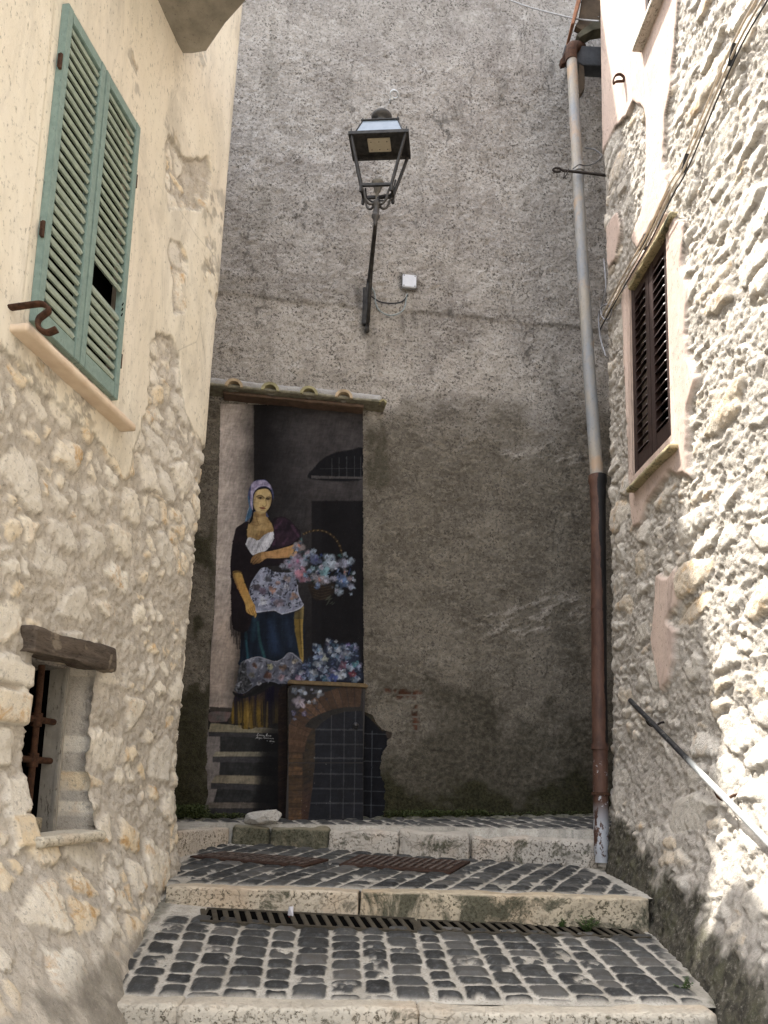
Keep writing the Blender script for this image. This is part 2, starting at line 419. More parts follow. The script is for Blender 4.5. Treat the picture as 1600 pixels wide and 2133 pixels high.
def build_left_wall():
    s = seg((-2.95, -2.1, .02), (-2.1, .3, .0085), (.3, 1.6, .05)); z = seg((-2.4, -1.2, .05), (-1.2, 4.9, .0095), (4.9, 5.52, .05))
    S, Z = np.meshgrid(s, z, indexing='ij')
    main = [(-400, -400), (560, -400), (560, 940), (424, 950), (392, 915), (374, 868), (362, 800), (352, 700), (322, 690), (303, 720), (296, 850), (285, 905), (266, 945), (254, 1004), (240, 958), (200, 918), (140, 868), (100, 832), (55, 792), (28, 745), (-20, 705), (-400, 520)]
    holes = [[(340, 285), (352, 282), (372, 330), (410, 322), (416, 370), (405, 430), (372, 440), (345, 442), (338, 400)],
             [(344, 498), (366, 502), (376, 540), (372, 600), (356, 615), (344, 560)], [(348, 596), (366, 610), (376, 640), (350, 660)],
             [(420, 612), (436, 610), (441, 650), (434, 684), (424, 660)], [(446, 478), (456, 474), (453, 530), (443, 525)]]
    pl = px_mask([main], Luv, S, Z, .11, 7, 3, 30) * (1 - px_mask(holes, Luv, S, Z, .09, 12, 5, 16))
    pl = sstep(.30, .62, pl + .75 * (fbm(S * 16, Z * 16, 5, 215, .62) - .5) * np.clip(4 * pl * (1 - pl) + .1, 0, 1))
    h, m, rid = rubble(S, Z, 21, .235, .11, .029, .6, 1.35, -.03, .85, .34, .95, .15, .07)
    ph = .020 + .012 * (fbm(S * 2.2, Z * 1.4, 3, 5) - .5) + .003 * (fbm(S * 18, Z * 18, 3, 6) - .5)
    thin = pl * sstep(.56, .72, fbm(S * 1.7, Z * 1.1, 4, 210, .6) + .13 * sstep(1.9, 1.0, Z)) * .8       # worn plaster with the stones ghosting through
    H = h * (1 - pl) + (ph + .35 * h * thin) * pl; pl = pl * (1 - thin * sstep(.45, .6, fbm(S * 20, Z * 20, 4, 211, .65)))
    # flat dressed stones round the barred window
    for (a, b, c, d, k) in [(wu0 - .34, wu0 - .005, wz1 - .16, wz1 - .06, .3), (wu0 - .3, wu0 - .005, wz1 - .31, wz1 - .17, .62), (wu0 - .16, wu0 - .005, wz0 - .02, wz0 + .11, .8)]:
        q = sstep(0, .02, S - a) * sstep(0, .01, b - S) * sstep(0, .015, Z - c) * sstep(0, .015, d - Z)
        H = H * (1 - q) + q * (.024 + .006 * fbm(S * 15, Z * 15, 3, 9)); m = np.maximum(m, q); rid = np.where(q > .5, k, rid)
    foot = np.clip((-.42 - Z + .10 * (fbm(S * 5, Z * 5, 4, 12) - .5)) / .30, 0, 1)
    apron = sstep(.62, 1.0, foot)
    H = H * (1 - .7 * apron) + .015 * (fbm(S * 14, Z * 14, 4, 13) - .5) * apron
    dirt = .5 * sstep(.5, .72, fbm(S * 9, Z * 9, 5, 14, .6) * .6 + apron * .33 + .02) * sstep(.3, .9, foot)
    crust = pl * (1 - pl) * 4
    dirt = np.maximum(dirt, .32 * sstep(.55, .75, crust * (.4 + fbm(S * 12, Z * 12, 4, 15))))
    near = np.minimum(np.minimum(S - su0 + .05, su1 + .05 - S), np.minimum(Z - sz0 + .05, sz1 + .05 - Z))
    H = np.where(near > 0, np.minimum(H, .014), H)
    p2, tg = lp(S); nr = np.stack([tg[..., 1], -tg[..., 0]], -1)
    XY = p2 + nr * (H + Lbulge(S, Z) * (S < 3))[..., None]
    XY[..., 0] += sstep(-.75, -.1, S) * (.022 + .018 * (Z - 1.0))
    XYZ = np.concatenate([XY, (Z + E)[..., None]], -1)
    sc, zc = (S[:-1, :-1] + S[1:, 1:]) / 2, (Z[:-1, :-1] + Z[1:, 1:]) / 2
    ragw = wu0 + .05 * (fbm(zc * 3.5, sc * 0, 3, 30) - .5) - .01
    drop = ((sc > su0 + .03) & (sc < su1 - .03) & (zc > sz0 + .03) & (zc < sz1 - .03)) | ((sc > ragw) & (sc < wu1) & (zc > wz0) & (zc < wz1))
    mt = mat_rubble('left_house_stone', [(.66, .61, .525), (.77, .705, .59), (.80, .725, .59), (.75, .61, .41), (.83, .785, .68)], (.60, .54, .455), [(.68, .61, .48), (.77, .71, .59), (.73, .65, .53)])
    grid_obj('wall', XYZ, mt, LH, dict(stone=m * (1 - apron), tint=rid, plaster=pl, dirt=dirt), drop, flip=True, skirt=(-LN3 * .25, zc < wz1 + .1))
build_left_wall()

# ------------------------------------------------------------------ right house: rough pebbly stone lit by the sun
RC = np.array([1.545, 5.2]); Rt = unit([-.05, 1.0]); Rn = np.array([-Rt[1], Rt[0]])
RP0 = np.array([RC[0], RC[1], E]); RN3 = unit([Rn[0], Rn[1], .012]); RT3 = np.array([Rt[0], Rt[1], 0])
RZ3 = unit(np.cross(RT3, RN3)); RZ3 = RZ3 if RZ3[2] > 0 else -RZ3
def Ruv(px, py, off=0.0):
    p = on_plane(px, py, RP0 + RN3 * off, RN3); return float(np.dot(p - RP0, RT3)), float(np.dot(p - RP0, RZ3))
def Rpt(s, ze, w=0.0):
    return RP0 + RT3 * s + RN3 * w + RZ3 * ze
def Rbulge(s, ze):
    return (.15 + .10 * np.clip(-s, 0, 2.6)) * np.clip((.30 - ze) / 1.12, 0, 1.3) ** 1.35
RH = thing('rubble_house', 'sunlit rough rubble stone house with dark brown shutters and pink plaster patches', 'house', (1.9, 3.4, E - 1.0))
rp = fillet_path(RC, Rt, unit([1, .05]), .07)
bu0, bu1 = Ruv(1399, 700, 0)[0], Ruv(1320, 800, 0)[0]            # brown window
bz0, bz1 = Ruv(1327, 988, 0)[1], Ruv(1316, 606, 0)[1]
tu0, tz0 = Ruv(1330, 100)[0], Ruv(1330, 100)[1]
def build_right_wall():
    s = seg((-8.2, -2.9, .06), (-2.9, .14, .0085), (.14, 2.2, .06)); z = seg((-2.6, -1.3, .05), (-1.3, 4.9, .0095), (4.9, 6.9, .06))
    S, Z = np.meshgrid(s, z, indexing='ij')
    P1 = [(1200, -300), (1425, -300), (1422, -20), (1412, 98), (1406, 170), (1393, 246), (1390, 340), (1400, 400), (1372, 455), (1335, 520), (1322, 500), (1350, 420), (1354, 330), (1352, 236), (1336, 215), (1326, 215), (1312, 243), (1286, 270), (1258, 325), (1200, 335)]
    P2 = [(1302, 615), (1325, 560), (1394, 440), (1434, 468), (1426, 560), (1441, 600), (1432, 700), (1456, 790), (1440, 850), (1440, 960), (1447, 993), (1402, 985), (1376, 1020), (1352, 1050), (1340, 1092), (1325, 1102), (1316, 1015), (1308, 800)]
    P3 = [(1375, 1195), (1400, 1202), (1415, 1182), (1419, 1260), (1396, 1290), (1416, 1310), (1411, 1370), (1400, 1412), (1384, 1445), (1374, 1390), (1364, 1330), (1371, 1270)]
    P4 = [(1268, 470), (1292, 440), (1300, 470), (1288, 540), (1272, 560)]
    pl = px_mask([P1, P2, P3, P4], Ruv, S, Z, .045, 9, 8, 2)
    h, m, rid = rubble(S, Z, 63, .185, .085, .031, .8, 1.0, .02, .9, .38, 1.7, .32, .10)
    pit = sstep(.60, .72, fbm(S * 16, Z * 16, 4, 70, .6)) * .018 * (1 - .6 * m)
    h = h - pit * .6
    ph = .030 + .012 * (fbm(S * 2.4, Z * 1.6, 3, 71) - .5) + .0035 * (fbm(S * 22, Z * 22, 3, 72) - .5)
    H = h * (1 - pl) + ph * pl
    foot = np.clip((.0 - .215 * np.clip(-S, 0, 3) - Z + .22 * (fbm(S * 4, Z * 4, 4, 73) - .5)) / .24, 0, 1)
    apron = sstep(.3, .8, foot)
    H = H * (1 - .75 * apron) + (.034 * (fbm(S * 12, Z * 12, 4, 74) - .5) + .020 * (fbm(S * 40, Z * 40, 3, 78) - .5)) * apron
    dirt = sstep(.36, .58, fbm(S * 8, Z * 8, 5, 75, .62) * .55 + foot * .38) * sstep(.0, .45, foot) * .95
    crust = pl * (1 - pl) * 4
    dirt = np.maximum(dirt, .8 * sstep(.6, .8, crust * (.35 + fbm(S * 9, Z * 9, 4, 76))) * (Z > 2.9))
    inw = np.minimum(np.minimum(S - bu0 + .035, bu1 + .035 - S), np.minimum(Z - bz0 + .03, bz1 + .03 - Z))
    H = np.where(inw > -.03, np.clip(H, .006, .018), H)
    p2, tg = rp(S); nr = np.stack([-tg[..., 1], tg[..., 0]], -1)
    XY = p2 + nr * (H + Rbulge(S, Z) * np.clip((.3 - S) / .5, 0, 1))[..., None]
    XY[..., 0] += .012 * Z
    XYZ = np.concatenate([XY, (Z + E)[..., None]], -1)
    sc, zc = (S[:-1, :-1] + S[1:, 1:]) / 2, (Z[:-1, :-1] + Z[1:, 1:]) / 2
    drop = (sc > bu0) & (sc < bu1) & (zc > bz0) & (zc < bz1)
    mt = mat_rubble('right_house_stone', [(.50, .455, .39), (.57, .525, .455), (.61, .565, .495), (.57, .475, .355), (.66, .62, .555)], (.48, .435, .375), [(.50, .385, .32), (.57, .45, .375), (.53, .41, .34)], orange=.6)
    grid_obj('wall', XYZ, mt, RH, dict(stone=m * (1 - apron), tint=rid, plaster=pl, dirt=dirt), drop)
build_right_wall()

# ------------------------------------------------------------------ back house: the tall grey rendered wall with the mural
BK = .12
BP0 = np.array([0, 5.85, E]); BT3 = unit([1, BK, 0]); BN3 = unit([BK, -1, 0])
def Buv(px, py, off=0.0):
    p = on_plane(px, py, BP0 + BN3 * off, BN3); return float(np.dot(p - BP0, BT3)), float(p[2] - E)
def Bpt(s, ze, w=0.0):
    return BP0 + BT3 * s + BN3 * w + ZZ * ze
BH = thing('rendered_house', 'tall windowless house wall in grey roughcast render closing the lane', 'house', (0.2, 6.2, E - .4))
MUR = [(458, 838), (757, 846), (757, 1425), (757, 1480), (785, 1488), (800, 1515), (817, 1528), (800, 1560), (790, 1600), (803, 1650), (806, 1712), (700, 1735), (425, 1715), (424, 1690), (430, 1600), (436, 1500), (447, 1280)]
def mat_render():
    q = Mt('grey_roughcast')
    up, moss, stain, brick, pale = q.attr('upper'), q.attr('moss'), q.attr('stain'), q.attr('brick'), q.attr('pale')
    n1 = q.noise(3.0, 6, .6, dist=.4); n2 = q.noise(28, 6, .7); n3 = q.noise(52, 4, .75)
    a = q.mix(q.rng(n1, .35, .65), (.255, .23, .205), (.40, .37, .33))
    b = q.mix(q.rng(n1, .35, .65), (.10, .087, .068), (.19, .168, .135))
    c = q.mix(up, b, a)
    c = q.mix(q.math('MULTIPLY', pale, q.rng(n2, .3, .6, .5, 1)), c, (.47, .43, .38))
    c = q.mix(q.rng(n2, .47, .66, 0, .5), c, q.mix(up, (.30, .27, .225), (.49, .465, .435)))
    c = q.mix(q.rng(q.noise(11, 5, .7), .5, .68, 0, .45), c, (.16, .14, .115))
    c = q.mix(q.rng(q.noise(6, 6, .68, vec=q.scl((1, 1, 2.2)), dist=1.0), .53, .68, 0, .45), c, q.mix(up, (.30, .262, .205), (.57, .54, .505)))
    c = q.mix(q.math('MULTIPLY', q.rng(n3, .52, .59, 0, .9), q.rng(q.noise(7, 4, .6), .38, .6, .5, 1)), c, (.06, .052, .044))  # dirt specks and dashes that also put the shade of crevices into the colour
    dash = q.rng(q.noise(34, 5, .7, vec=q.scl((1, 1, 1.7)), dist=1.4), .63, .70, 0, .7)
    c = q.mix(dash, c, (.055, .047, .04))
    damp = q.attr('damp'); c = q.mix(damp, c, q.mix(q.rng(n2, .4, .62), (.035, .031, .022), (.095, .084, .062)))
    c = q.mix(stain, c, (.035, .032, .028))
    br = q.n('ShaderNodeTexBrick'); br.inputs['Scale'].default_value = 1; br.inputs['Brick Width'].default_value = .11; br.inputs['Row Height'].default_value = .055
    br.inputs['Mortar Size'].default_value = .008
    q.set(br.inputs['Vector'], q.n('ShaderNodeCombineXYZ').outputs[0])
    cx = br.inputs['Vector'].links[0].from_node; sp = q.n('ShaderNodeSeparateXYZ'); q.set(sp.inputs[0], q.pos); q.set(cx.inputs[0], sp.outputs[0]); q.set(cx.inputs[1], sp.outputs[2])
    for k, v in (('Color1', (.12, .052, .032, 1)), ('Color2', (.07, .036, .024, 1)), ('Mortar', (.13, .11, .09, 1))): br.inputs[k].default_value = v
    c = q.mix(brick, c, br.outputs[0])
    mc = q.mix(q.rng(n3, .4, .6), (.015, .015, .008), (.050, .047, .024))
    c = q.mix(moss, c, mc)
    h = q.math('ADD', q.math('MULTIPLY', q.noise(30, 6, .75, dist=.8), 1.0), q.math('MULTIPLY', q.noise(95, 5, .75), .8))
    h = q.math('SUBTRACT', h, q.math('MULTIPLY', dash, .35))
    return q.out(c, .95, q.bump(h, .9, .013), spec=.1)
def build_back_wall():
    s = seg((-6, -1.75, .1), (-1.75, 2.0, .0115), (2.0, 4.6, .1)); z = seg((-1.4, -.7, .05), (-.7, 6.4, .0125), (6.4, 9.6, .08))
    S, Z = np.meshgrid(s, z, indexing='ij')
    H = .014 * (fbm(S * 9, Z * 10, 5, 90, .6) - .5) + .03 * (fbm(S * 1.5, Z * 1.5, 3, 91) - .5)
    lump = sstep(.55, .75, fbm(S * 5 + Z * 2, Z * 8, 4, 92, .6)) * .008
    H = H + lump + .013 * (fbm(S * 26, Z * 30, 3, 190, .7) - .5) + .010 * (fbm(S * 60, Z * 64, 2, 191) - .5)
    joint = Buv(900, 655)[1]; jl = joint + .03 * (fbm(S * 4, Z * 0, 3, 93) - .5)
    H = H + .012 * sstep(-.02, .01, Z - jl)
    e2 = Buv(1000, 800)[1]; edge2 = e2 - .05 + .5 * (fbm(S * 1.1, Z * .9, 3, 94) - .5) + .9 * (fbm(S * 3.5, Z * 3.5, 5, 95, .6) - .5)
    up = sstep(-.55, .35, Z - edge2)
    pale = sstep(-.15, .1, Z - (e2 - .1)) * sstep(-.03, .02, jl - Z) * sstep(.35, .55, fbm(S * 2, Z * 2, 3, 96) + .2 * np.clip(-S, -.5, .9)) * .8
    pale = np.maximum(pale, px_mask([[(438, 796), (470, 800), (820, 800), (838, 832), (826, 848), (800, 850), (760, 846), (438, 836)]], Buv, S, Z, .02, 12, 97, 3) * .9)
    trow = px_mask([[(945, 1300), (1060, 1265), (1200, 1225), (1225, 1290), (1120, 1330), (1000, 1320)], [(1030, 935), (1230, 945), (1225, 975), (1060, 960)], [(1100, 1225), (1225, 1245), (1225, 1262), (1130, 1255)]], Buv, S, Z, .12, 5, 98, 6)
    ridg = fbm((S + 2.2 * Z) * 5, (Z - .42 * S) * 42, 4, 99, .6)
    H = H + trow * .030 * (ridg - .5); pale = np.maximum(pale, trow * .6 * sstep(.5, .64, ridg))
    low = np.clip((.34 - Z) / .52, 0, 1.2)
    moss = sstep(.46, .64, fbm(S * 4, Z * 5, 5, 100, .62) * .62 + .46 * low - .05) * (low > 0) * .92
    strip = px_mask([[(395, 1050), (440, 1000), (448, 1250), (436, 1560), (425, 1720), (360, 1720), (372, 1500)]], Buv, S, Z, .08, 8, 104, 5)
    moss = np.maximum(moss, strip * sstep(.47, .62, fbm(S * 6, Z * 3, 4, 105) + .30 * sstep(1.3, 0, Z)) * .8)
    moss = np.maximum(moss, .5 * px_mask([[(765, 880), (800, 870), (812, 1000), (790, 1020), (770, 1300), (760, 1400)]], Buv, S, Z, .1, 8, 101, 4) * sstep(.45, .65, fbm(S * 7, Z * 3, 4, 106)))
    stain = px_mask([[(750, 660), (768, 655), (766, 690), (762, 705), (752, 700)], [(738, 600), (752, 600), (752, 650), (742, 640)], [(835, 655), (844, 655), (842, 692), (836, 690)], [(858, 650), (866, 650), (864, 684), (860, 684)], [(832, 575), (870, 575), (872, 612), (832, 612)]], Buv, S, Z, .03, 12, 102, 5) * .65
    brick = px_mask([[(800, 1436), (880, 1438), (876, 1462), (868, 1500), (872, 1530), (862, 1520), (855, 1490), (846, 1460), (800, 1446)]], Buv, S, Z, .06, 14, 103, 1)
    brick = brick * sstep(.40, .52, fbm(S * 16, Z * 16, 4, 222, .6)); H = H - brick * .022
    stain = np.maximum(stain, .5 * np.exp(-((Z - jl) / .014) ** 2) * sstep(.40, .6, fbm(S * 3, Z * 3, 3, 107)))
    crk = np.abs(fbm(S * 1.6 + .4 * Z, Z * .8, 5, 108, .55) - .5); stain = np.maximum(stain, .55 * sstep(.006, .002, crk) * sstep(.5, .6, fbm(S * 1.2, Z * 1.2, 3, 109)))
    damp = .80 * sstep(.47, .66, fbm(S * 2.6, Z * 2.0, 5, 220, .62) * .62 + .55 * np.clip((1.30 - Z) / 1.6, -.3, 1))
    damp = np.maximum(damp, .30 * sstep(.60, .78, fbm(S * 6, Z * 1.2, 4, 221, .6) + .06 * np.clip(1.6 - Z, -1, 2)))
    mu = px_mask([MUR], Buv, S, Z, 0, 1, 1, 3); H = H * (1 - mu)
    XYZ = BP0 + S[..., None] * BT3 + Z[..., None] * ZZ + H[..., None] * BN3
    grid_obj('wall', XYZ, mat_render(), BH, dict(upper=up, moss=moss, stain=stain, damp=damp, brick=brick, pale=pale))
    # the body of the house behind the wall and its flat coping
    m = MB(); c = Bpt(-.7, 3.9, -2.2); m.box(c, (BT3, BN3, ZZ), (5.2, 2.1, 5.6)); m.build('body', simple('back_body', (.2, .18, .16)), BH)
build_back_wall()
for nm, par, c, half in (('body', LH, Lpt(-1.35, 1.5, -1.9), (1.55, 1.45, 4.0)), ('body', RH, Rpt(-3.0, 2.0, -2.2), (5.1, 1.85, 4.85))):
    m = MB(); ax = (LT3, LN3, ZZ) if par is LH else (RT3, np.array([Rn[0], Rn[1], 0]), ZZ)
    m.box(c, ax, half); m.build(nm, simple('house_body', (.45, .4, .34)), par)
# ------------------------------------------------------------------ ground: three cobbled landings between stone steps
def ze(px, py, Y): return float(P(px, py, Y)[2] - E)
A0, A1 = ze(800, 2103, 3.0), ze(800, 1917, 4.03)
B0, B1 = ze(780, 1861, 4.05), ze(860, 1781, 5.3)
C0 = ze(860, 1737, 5.3)
Y3 = lambda x: 5.31 - .03 * x
def zA(x, y): return - .015 * np.clip((3.15 - y) / .06, 0, 1) + A0 + (A1 - A0) * (y - 3.0) / 1.02 + x * (.012 - .034 * np.clip((y - 3) / 1.0, 0, 1.1)) + .05 * np.clip(-x - .4, 0, 1) * np.clip((y - 3) / 1.0, 0, 1)
def zB(x, y): return - .010 * np.clip((4.20 - y) / .06, 0, 1) + B0 + (B1 - B0) * (y - 4.05) / 1.25 - .035 * x * np.clip((y - 4.05) / 1.2, 0, 1.2)
def zC(x, y): return C0 + .03 + (.09 + .03 * x) * (y - 5.3)
def mat_cobble():
    q = Mt('basalt_cobbles'); st, tint, di = q.attr('stone'), q.attr('tint'), q.attr('dirt')
    n1 = q.noise(30, 5, .65); n2 = q.noise(110, 4, .7)
    c = q.ramp(tint, [(0, (.018, .018, .0175)), (.45, (.034, .034, .032)), (.8, (.056, .055, .051)), (1, (.088, .081, .072))])
    c = q.mix(q.rng(n1, .5, .7, 0, .6), c, (.095, .098, .10))
    c = q.mix(q.rng(n2, .62, .72, 0, .5), c, (.20, .195, .185))
    j = q.mix(q.rng(q.noise(14, 5, .65), .35, .65), (.34, .315, .27), (.52, .485, .42))
    j = q.mix(q.rng(n2, .50, .66, 0, .7), j, (.20, .18, .145)); j = q.mix(q.rng(q.noise(3.5, 5, .65), .48, .66, 0, .6), j, (.21, .19, .15))
    c = q.mix(st, j, c)
    dc = q.mix(q.rng(n1, .4, .6), (.05, .05, .03), (.16, .15, .115))
    c = q.mix(di, c, dc)
    rough = q.rng(st, 0, 1, .95, .68)
    return q.out(c, rough, q.bump(q.math('ADD', n1, q.math('MULTIPLY', n2, .6)), .5, .006), spec=.35)
MC = mat_cobble()
def cobbles(X, Y, pw, rl, skew, seed, gap=.008, cover=.5):
    wx = X + skew * Y + .035 * (fbm(X * 2.5, Y * 2.5, 3, seed) - .5); wy = Y + .02 * (fbm(X * 4, Y * 4, 2, seed + 1) - .5)
    cx = wx / pw
    def bnd(i, k): return i + .22 * (hsh(i, i * 0 + k, seed) - .5)
    c = np.floor(cx).astype(int); c = np.where(cx < bnd(c, 3), c - 1, np.where(cx >= bnd(c + 1, 3), c + 1, c))
    clo, chi = bnd(c, 3) * pw, bnd(c + 1, 3) * pw
    ry = (wy + rl * hsh(c, c * 0 + 9, seed)) / rl
    def rb(r): return r + .42 * (hsh(r, c, seed + 4) - .5)
    r = np.floor(ry).astype(int); r = np.where(ry < rb(r), r - 1, np.where(ry >= rb(r + 1), r + 1, r))
    off = rl * hsh(c, c * 0 + 9, seed)
    ylo, yhi = rb(r) * rl - off, rb(r + 1) * rl - off
    tilt = (hsh(c, r, seed + 8) - .5) * .16
    dx = np.minimum(wx - clo, chi - wx) - .003; dy = np.minimum(wy - ylo + tilt * (wx - clo - pw / 2), yhi - wy - tilt * (wx - clo - pw / 2))
    R = .026
    d = np.where((dx < R) & (dy < R), R - np.hypot(np.maximum(R - dx, 0), np.maximum(R - dy, 0)), np.minimum(dx, dy))
    idn = hsh(c, r, seed + 6)
    g = gap + .006 * hsh(c, r, seed + 7)
    e = d - g + .009 * (fbm(X * 38, Y * 38, 4, seed + 2, .65) - .5) - .010 * sstep(.55, .8, fbm(X * 9, Y * 9, 3, seed + 3)) * cover * 2
    m = sstep(-.002, .004, e)
    bald = sstep(.62, .70, fbm(X * 11, Y * 11, 4, seed + 5, .6)) * (hsh(c, r, seed + 12) > .58)
    m = m * (1 - bald)
    h = m * (.004 + .011 * sstep(0, .03, e)) + .004 * m * (fbm(X * 14, Y * 14, 3, seed + 9) - .5) + .003 * (fbm(X * 60, Y * 60, 3, seed + 10) - .5)
    return h, m, idn
def landing(name, xs, ys, zf, args, dirt=None, fade=None):
    X, Y = np.meshgrid(xs, ys, indexing='ij')
    h, m, i = cobbles(X, Y, *args)
    if fade is not None: k = fade(X, Y); m = m * k; h = h * k
    d = dirt(X, Y) if dirt else np.zeros(X.shape)
    Zm = zf(X, Y) + h + E
    o = grid_obj(name, np.stack([X, Y, Zm], -1), MC, None, dict(stone=m, tint=i, dirt=d), flip=False); o['kind'] = 'structure'; return o
nz = lambda X, Y, f, s: fbm(X * f, Y * f, 4, s, .6)
def cement_A(X, Y):      # mortar skirts along both walls and round the drain
    e = np.minimum(X + 1.16 - .09 * (Y - 3), 1.30 + .12 * (Y - 3) - X) + .10 * (nz(X, Y, 9, 44) - .5)
    return sstep(.03, .09, e) * sstep(3.10, 3.125, Y + .02 * (nz(X, Y, 12, 45) - .5)) * sstep(.03, .05, 3.955 - Y + .028 * X + .02 * (nz(X, Y, 15, 46) - .5))
landing('lower_landing', seg((-1.7, -1.2, .02), (-1.2, 1.45, .0055), (1.45, 1.9, .03)), seg((3.088, 4.12, .0055)), zA, (.134, .108, .06, 31, .001, .5),
        lambda X, Y: .9 * sstep(.5, .62, nz(X, Y, 7, 47) * .5 + .45 * sstep(.05, .3, X - 1.1 - .1 * (Y - 3))) + .7 * sstep(.52, .64, nz(X, Y, 7, 48) * .5 + .4 * sstep(0, .2, -X - 1.0 + .1 * (Y - 3))), cement_A)
def cement_B(X, Y):
    e = np.minimum(X + 1.20, 1.39 - X) + .08 * (nz(X, Y, 9, 54) - .5)
    return sstep(.02, .07, e) * sstep(4.17, 4.19, Y)
landing('middle_landing', seg((-1.9, -1.35, .03), (-1.35, 1.6, .006), (1.6, 2.0, .04)), seg((4.14, 5.4, .006)), zB, (.14, .116, -.42, 51, .0015, .7), None, cement_B)
landing('upper_landing', seg((-3.6, -1.5, .05), (-1.5, 1.7, .0075), (1.7, 5, .06)), seg((4.6, 5.3, .02), (5.3, 6.12, .0075), (6.12, 7.4, .06)),
        lambda x, y: np.where((y < 5.405) & (x > -1.12 - .31 * np.maximum(5.33 - y, 0)), zC(x, y) - .3, zC(x, y)), (.135, .11, .5, 57, .007, .7),
        lambda X, Y: .9 * sstep(.5, .6, nz(X, Y, 9, 58) * .55 + .4 * sstep(5.62, 5.80, Y - .12 * X)), lambda X, Y: sstep(5.40, 5.44, Y + .04 * (nz(X, Y, 9, 59) - .5)))
# the lane below, down to where the photographer stands, and the wide ground beyond
xs = seg((-1.9, 2.0, .03)); ys = seg((-4, 2.85, .03))
landing('lane', xs, ys, lambda x, y: -.99 - .56 * np.clip((2.9 - y) / 2.9, 0, 1) + 0 * x, (.148, .104, 0, 33))
m = MB(); m.add([(-60, -60, -.35), (60, -60, -.35), (60, 60, -.35), (-60, 60, -.35)], [(0, 1, 2, 3)])
o = m.build('ground', simple('earth', (.16, .14, .11), .95)); o['kind'] = 'structure'

def mat_travertine(name, base, dark, moss_amt, seed):
    q = Mt(name); v = (seed * 3.1, seed * 1.7, seed)
    mp = q.n('ShaderNodeVectorMath', operation='ADD'); q.set(mp.inputs[0], q.pos); mp.inputs[1].default_value = v; w = mp.outputs[0]
    n1 = q.noise(7, 6, .65, w, .5); n2 = q.noise(60, 5, .7, w); n3 = q.noise(3, 4, .6, w)
    c = q.mix(q.rng(n1, .35, .65), tuple(x * .82 for x in base), base)
    c = q.mix(q.rng(n3, .5, .68, 0, .45), c, (base[0] * .95, base[1] * .8, base[2] * .68))
    pit = q.rng(n2, .53, .60, 0, .9); side = q.n('ShaderNodeSeparateXYZ'); q.set(side.inputs[0], q.n('ShaderNodeNewGeometry').outputs['Normal'])
    face = q.rng(side.outputs[2], .3, .75, 1, .12)
    crk = q.rng(q.voro(9, 'DISTANCE_TO_EDGE', vec=q.mix(.10, w, q.n('ShaderNodeTexNoise').outputs['Color'])), .0, .035, 1, 0)
    spots = q.math('MULTIPLY', q.math('MAXIMUM', q.math('MULTIPLY', pit, q.rng(n1, .36, .52)), q.math('MULTIPLY', crk, q.rng(n3, .42, .58, 0, .75))), face)
    c = q.mix(spots, c, dark)
    st = q.math('MULTIPLY', q.math('MULTIPLY', q.rng(q.noise(4.5, 6, .7, w, .8), .60 - moss_amt * .25, .68 - moss_amt * .22), face), .92)
    mc = q.mix(q.rng(n2, .42, .58), (.03, .031, .018), (.13, .125, .085))
    c = q.mix(st, c, mc)
    h = q.math('SUBTRACT', q.noise(90, 5, .7, w), q.math('MULTIPLY', pit, .7))
    return q.out(c, .85, q.bump(h, .7, .008), spec=.2)
TR1 = mat_travertine('kerb_stone_near', (.60, .54, .44), (.10, .085, .055), .02, 1)
TR2 = mat_travertine('kerb_stone_middle', (.58, .50, .385), (.085, .072, .045), .16, 2)
TR2b = mat_travertine('kerb_stone_mossy', (.54, .455, .33), (.06, .055, .03), .46, 5)
TR3 = mat_travertine('kerb_stone_far', (.54, .49, .42), (.06, .05, .035), .15, 3)
TR3b = mat_travertine('kerb_stone_green', (.25, .225, .16), (.03, .03, .016), .8, 4)
def step_block(mat, x0, x1, yf, ztop, h, d, seed, rad=.012, amp=.006, lump=.012, slope=0.0, yaw=0.0):
    c = np.array([(x0 + x1) / 2, yf + d / 2 + yaw * (x0 + x1) / 2, ztop - h / 2 + E]); ax0 = unit([1, yaw, slope])
    o = rough_block('step_stone', c, (ax0, unit([-yaw, 1, 0]), ZZ), ((x1 - x0) / 2, d / 2, h / 2), mat, None, .016, rad, amp, 16, seed, lump, 'structure'); return o
sl = -.012
X = lambda px, py, Y: float(P(px, py, Y)[0])
step_block(TR1, X(240, 2100, 3.0) - .06, X(372, 2100, 3.0) - .002, 2.985, A0 + .0, .22, .13, 1)
step_block(TR1, X(372, 2100, 3.0) + .002, X(870, 2104, 3.0), 2.98, A0 + .003, .22, .135, 2, slope=.012)
step_block(TR1, X(870, 2104, 3.0) + .004, X(1490, 2108, 3.0), 2.98, A0 + .007, .22, .135, 3, slope=.012)
zt = B0 + .002
step_block(TR2, X(345, 1850, 4.05), X(749, 1860, 4.05), 4.03, zt + .010, .23, .135, 4, slope=-.008)
step_block(TR2b, X(752, 1860, 4.05), X(1352, 1868, 4.05), 4.035, zt + .008, .23, .135, 5, slope=-.004)
xs3 = [482, 560, 685, 833, 980, 1243]
for k in range(5):
    xa, xb = X(xs3[k], 1730, 5.3), X(xs3[k + 1], 1735, 5.3) - .004
    dz = (.0, .004, .0, .012, -.006)[k]
    step_block((TR3b, TR3b, TR3, TR3, TR3)[k], xa, xb, 5.29 - .03 * (xa + xb) / 2 + (.012, .02, .0, -.006, .01)[k], C0 + .012 + dz - .012 * (xa + xb) / 2, .24, .13, 10 + k, .03, .012, .03, slope=-.012, yaw=-.03)
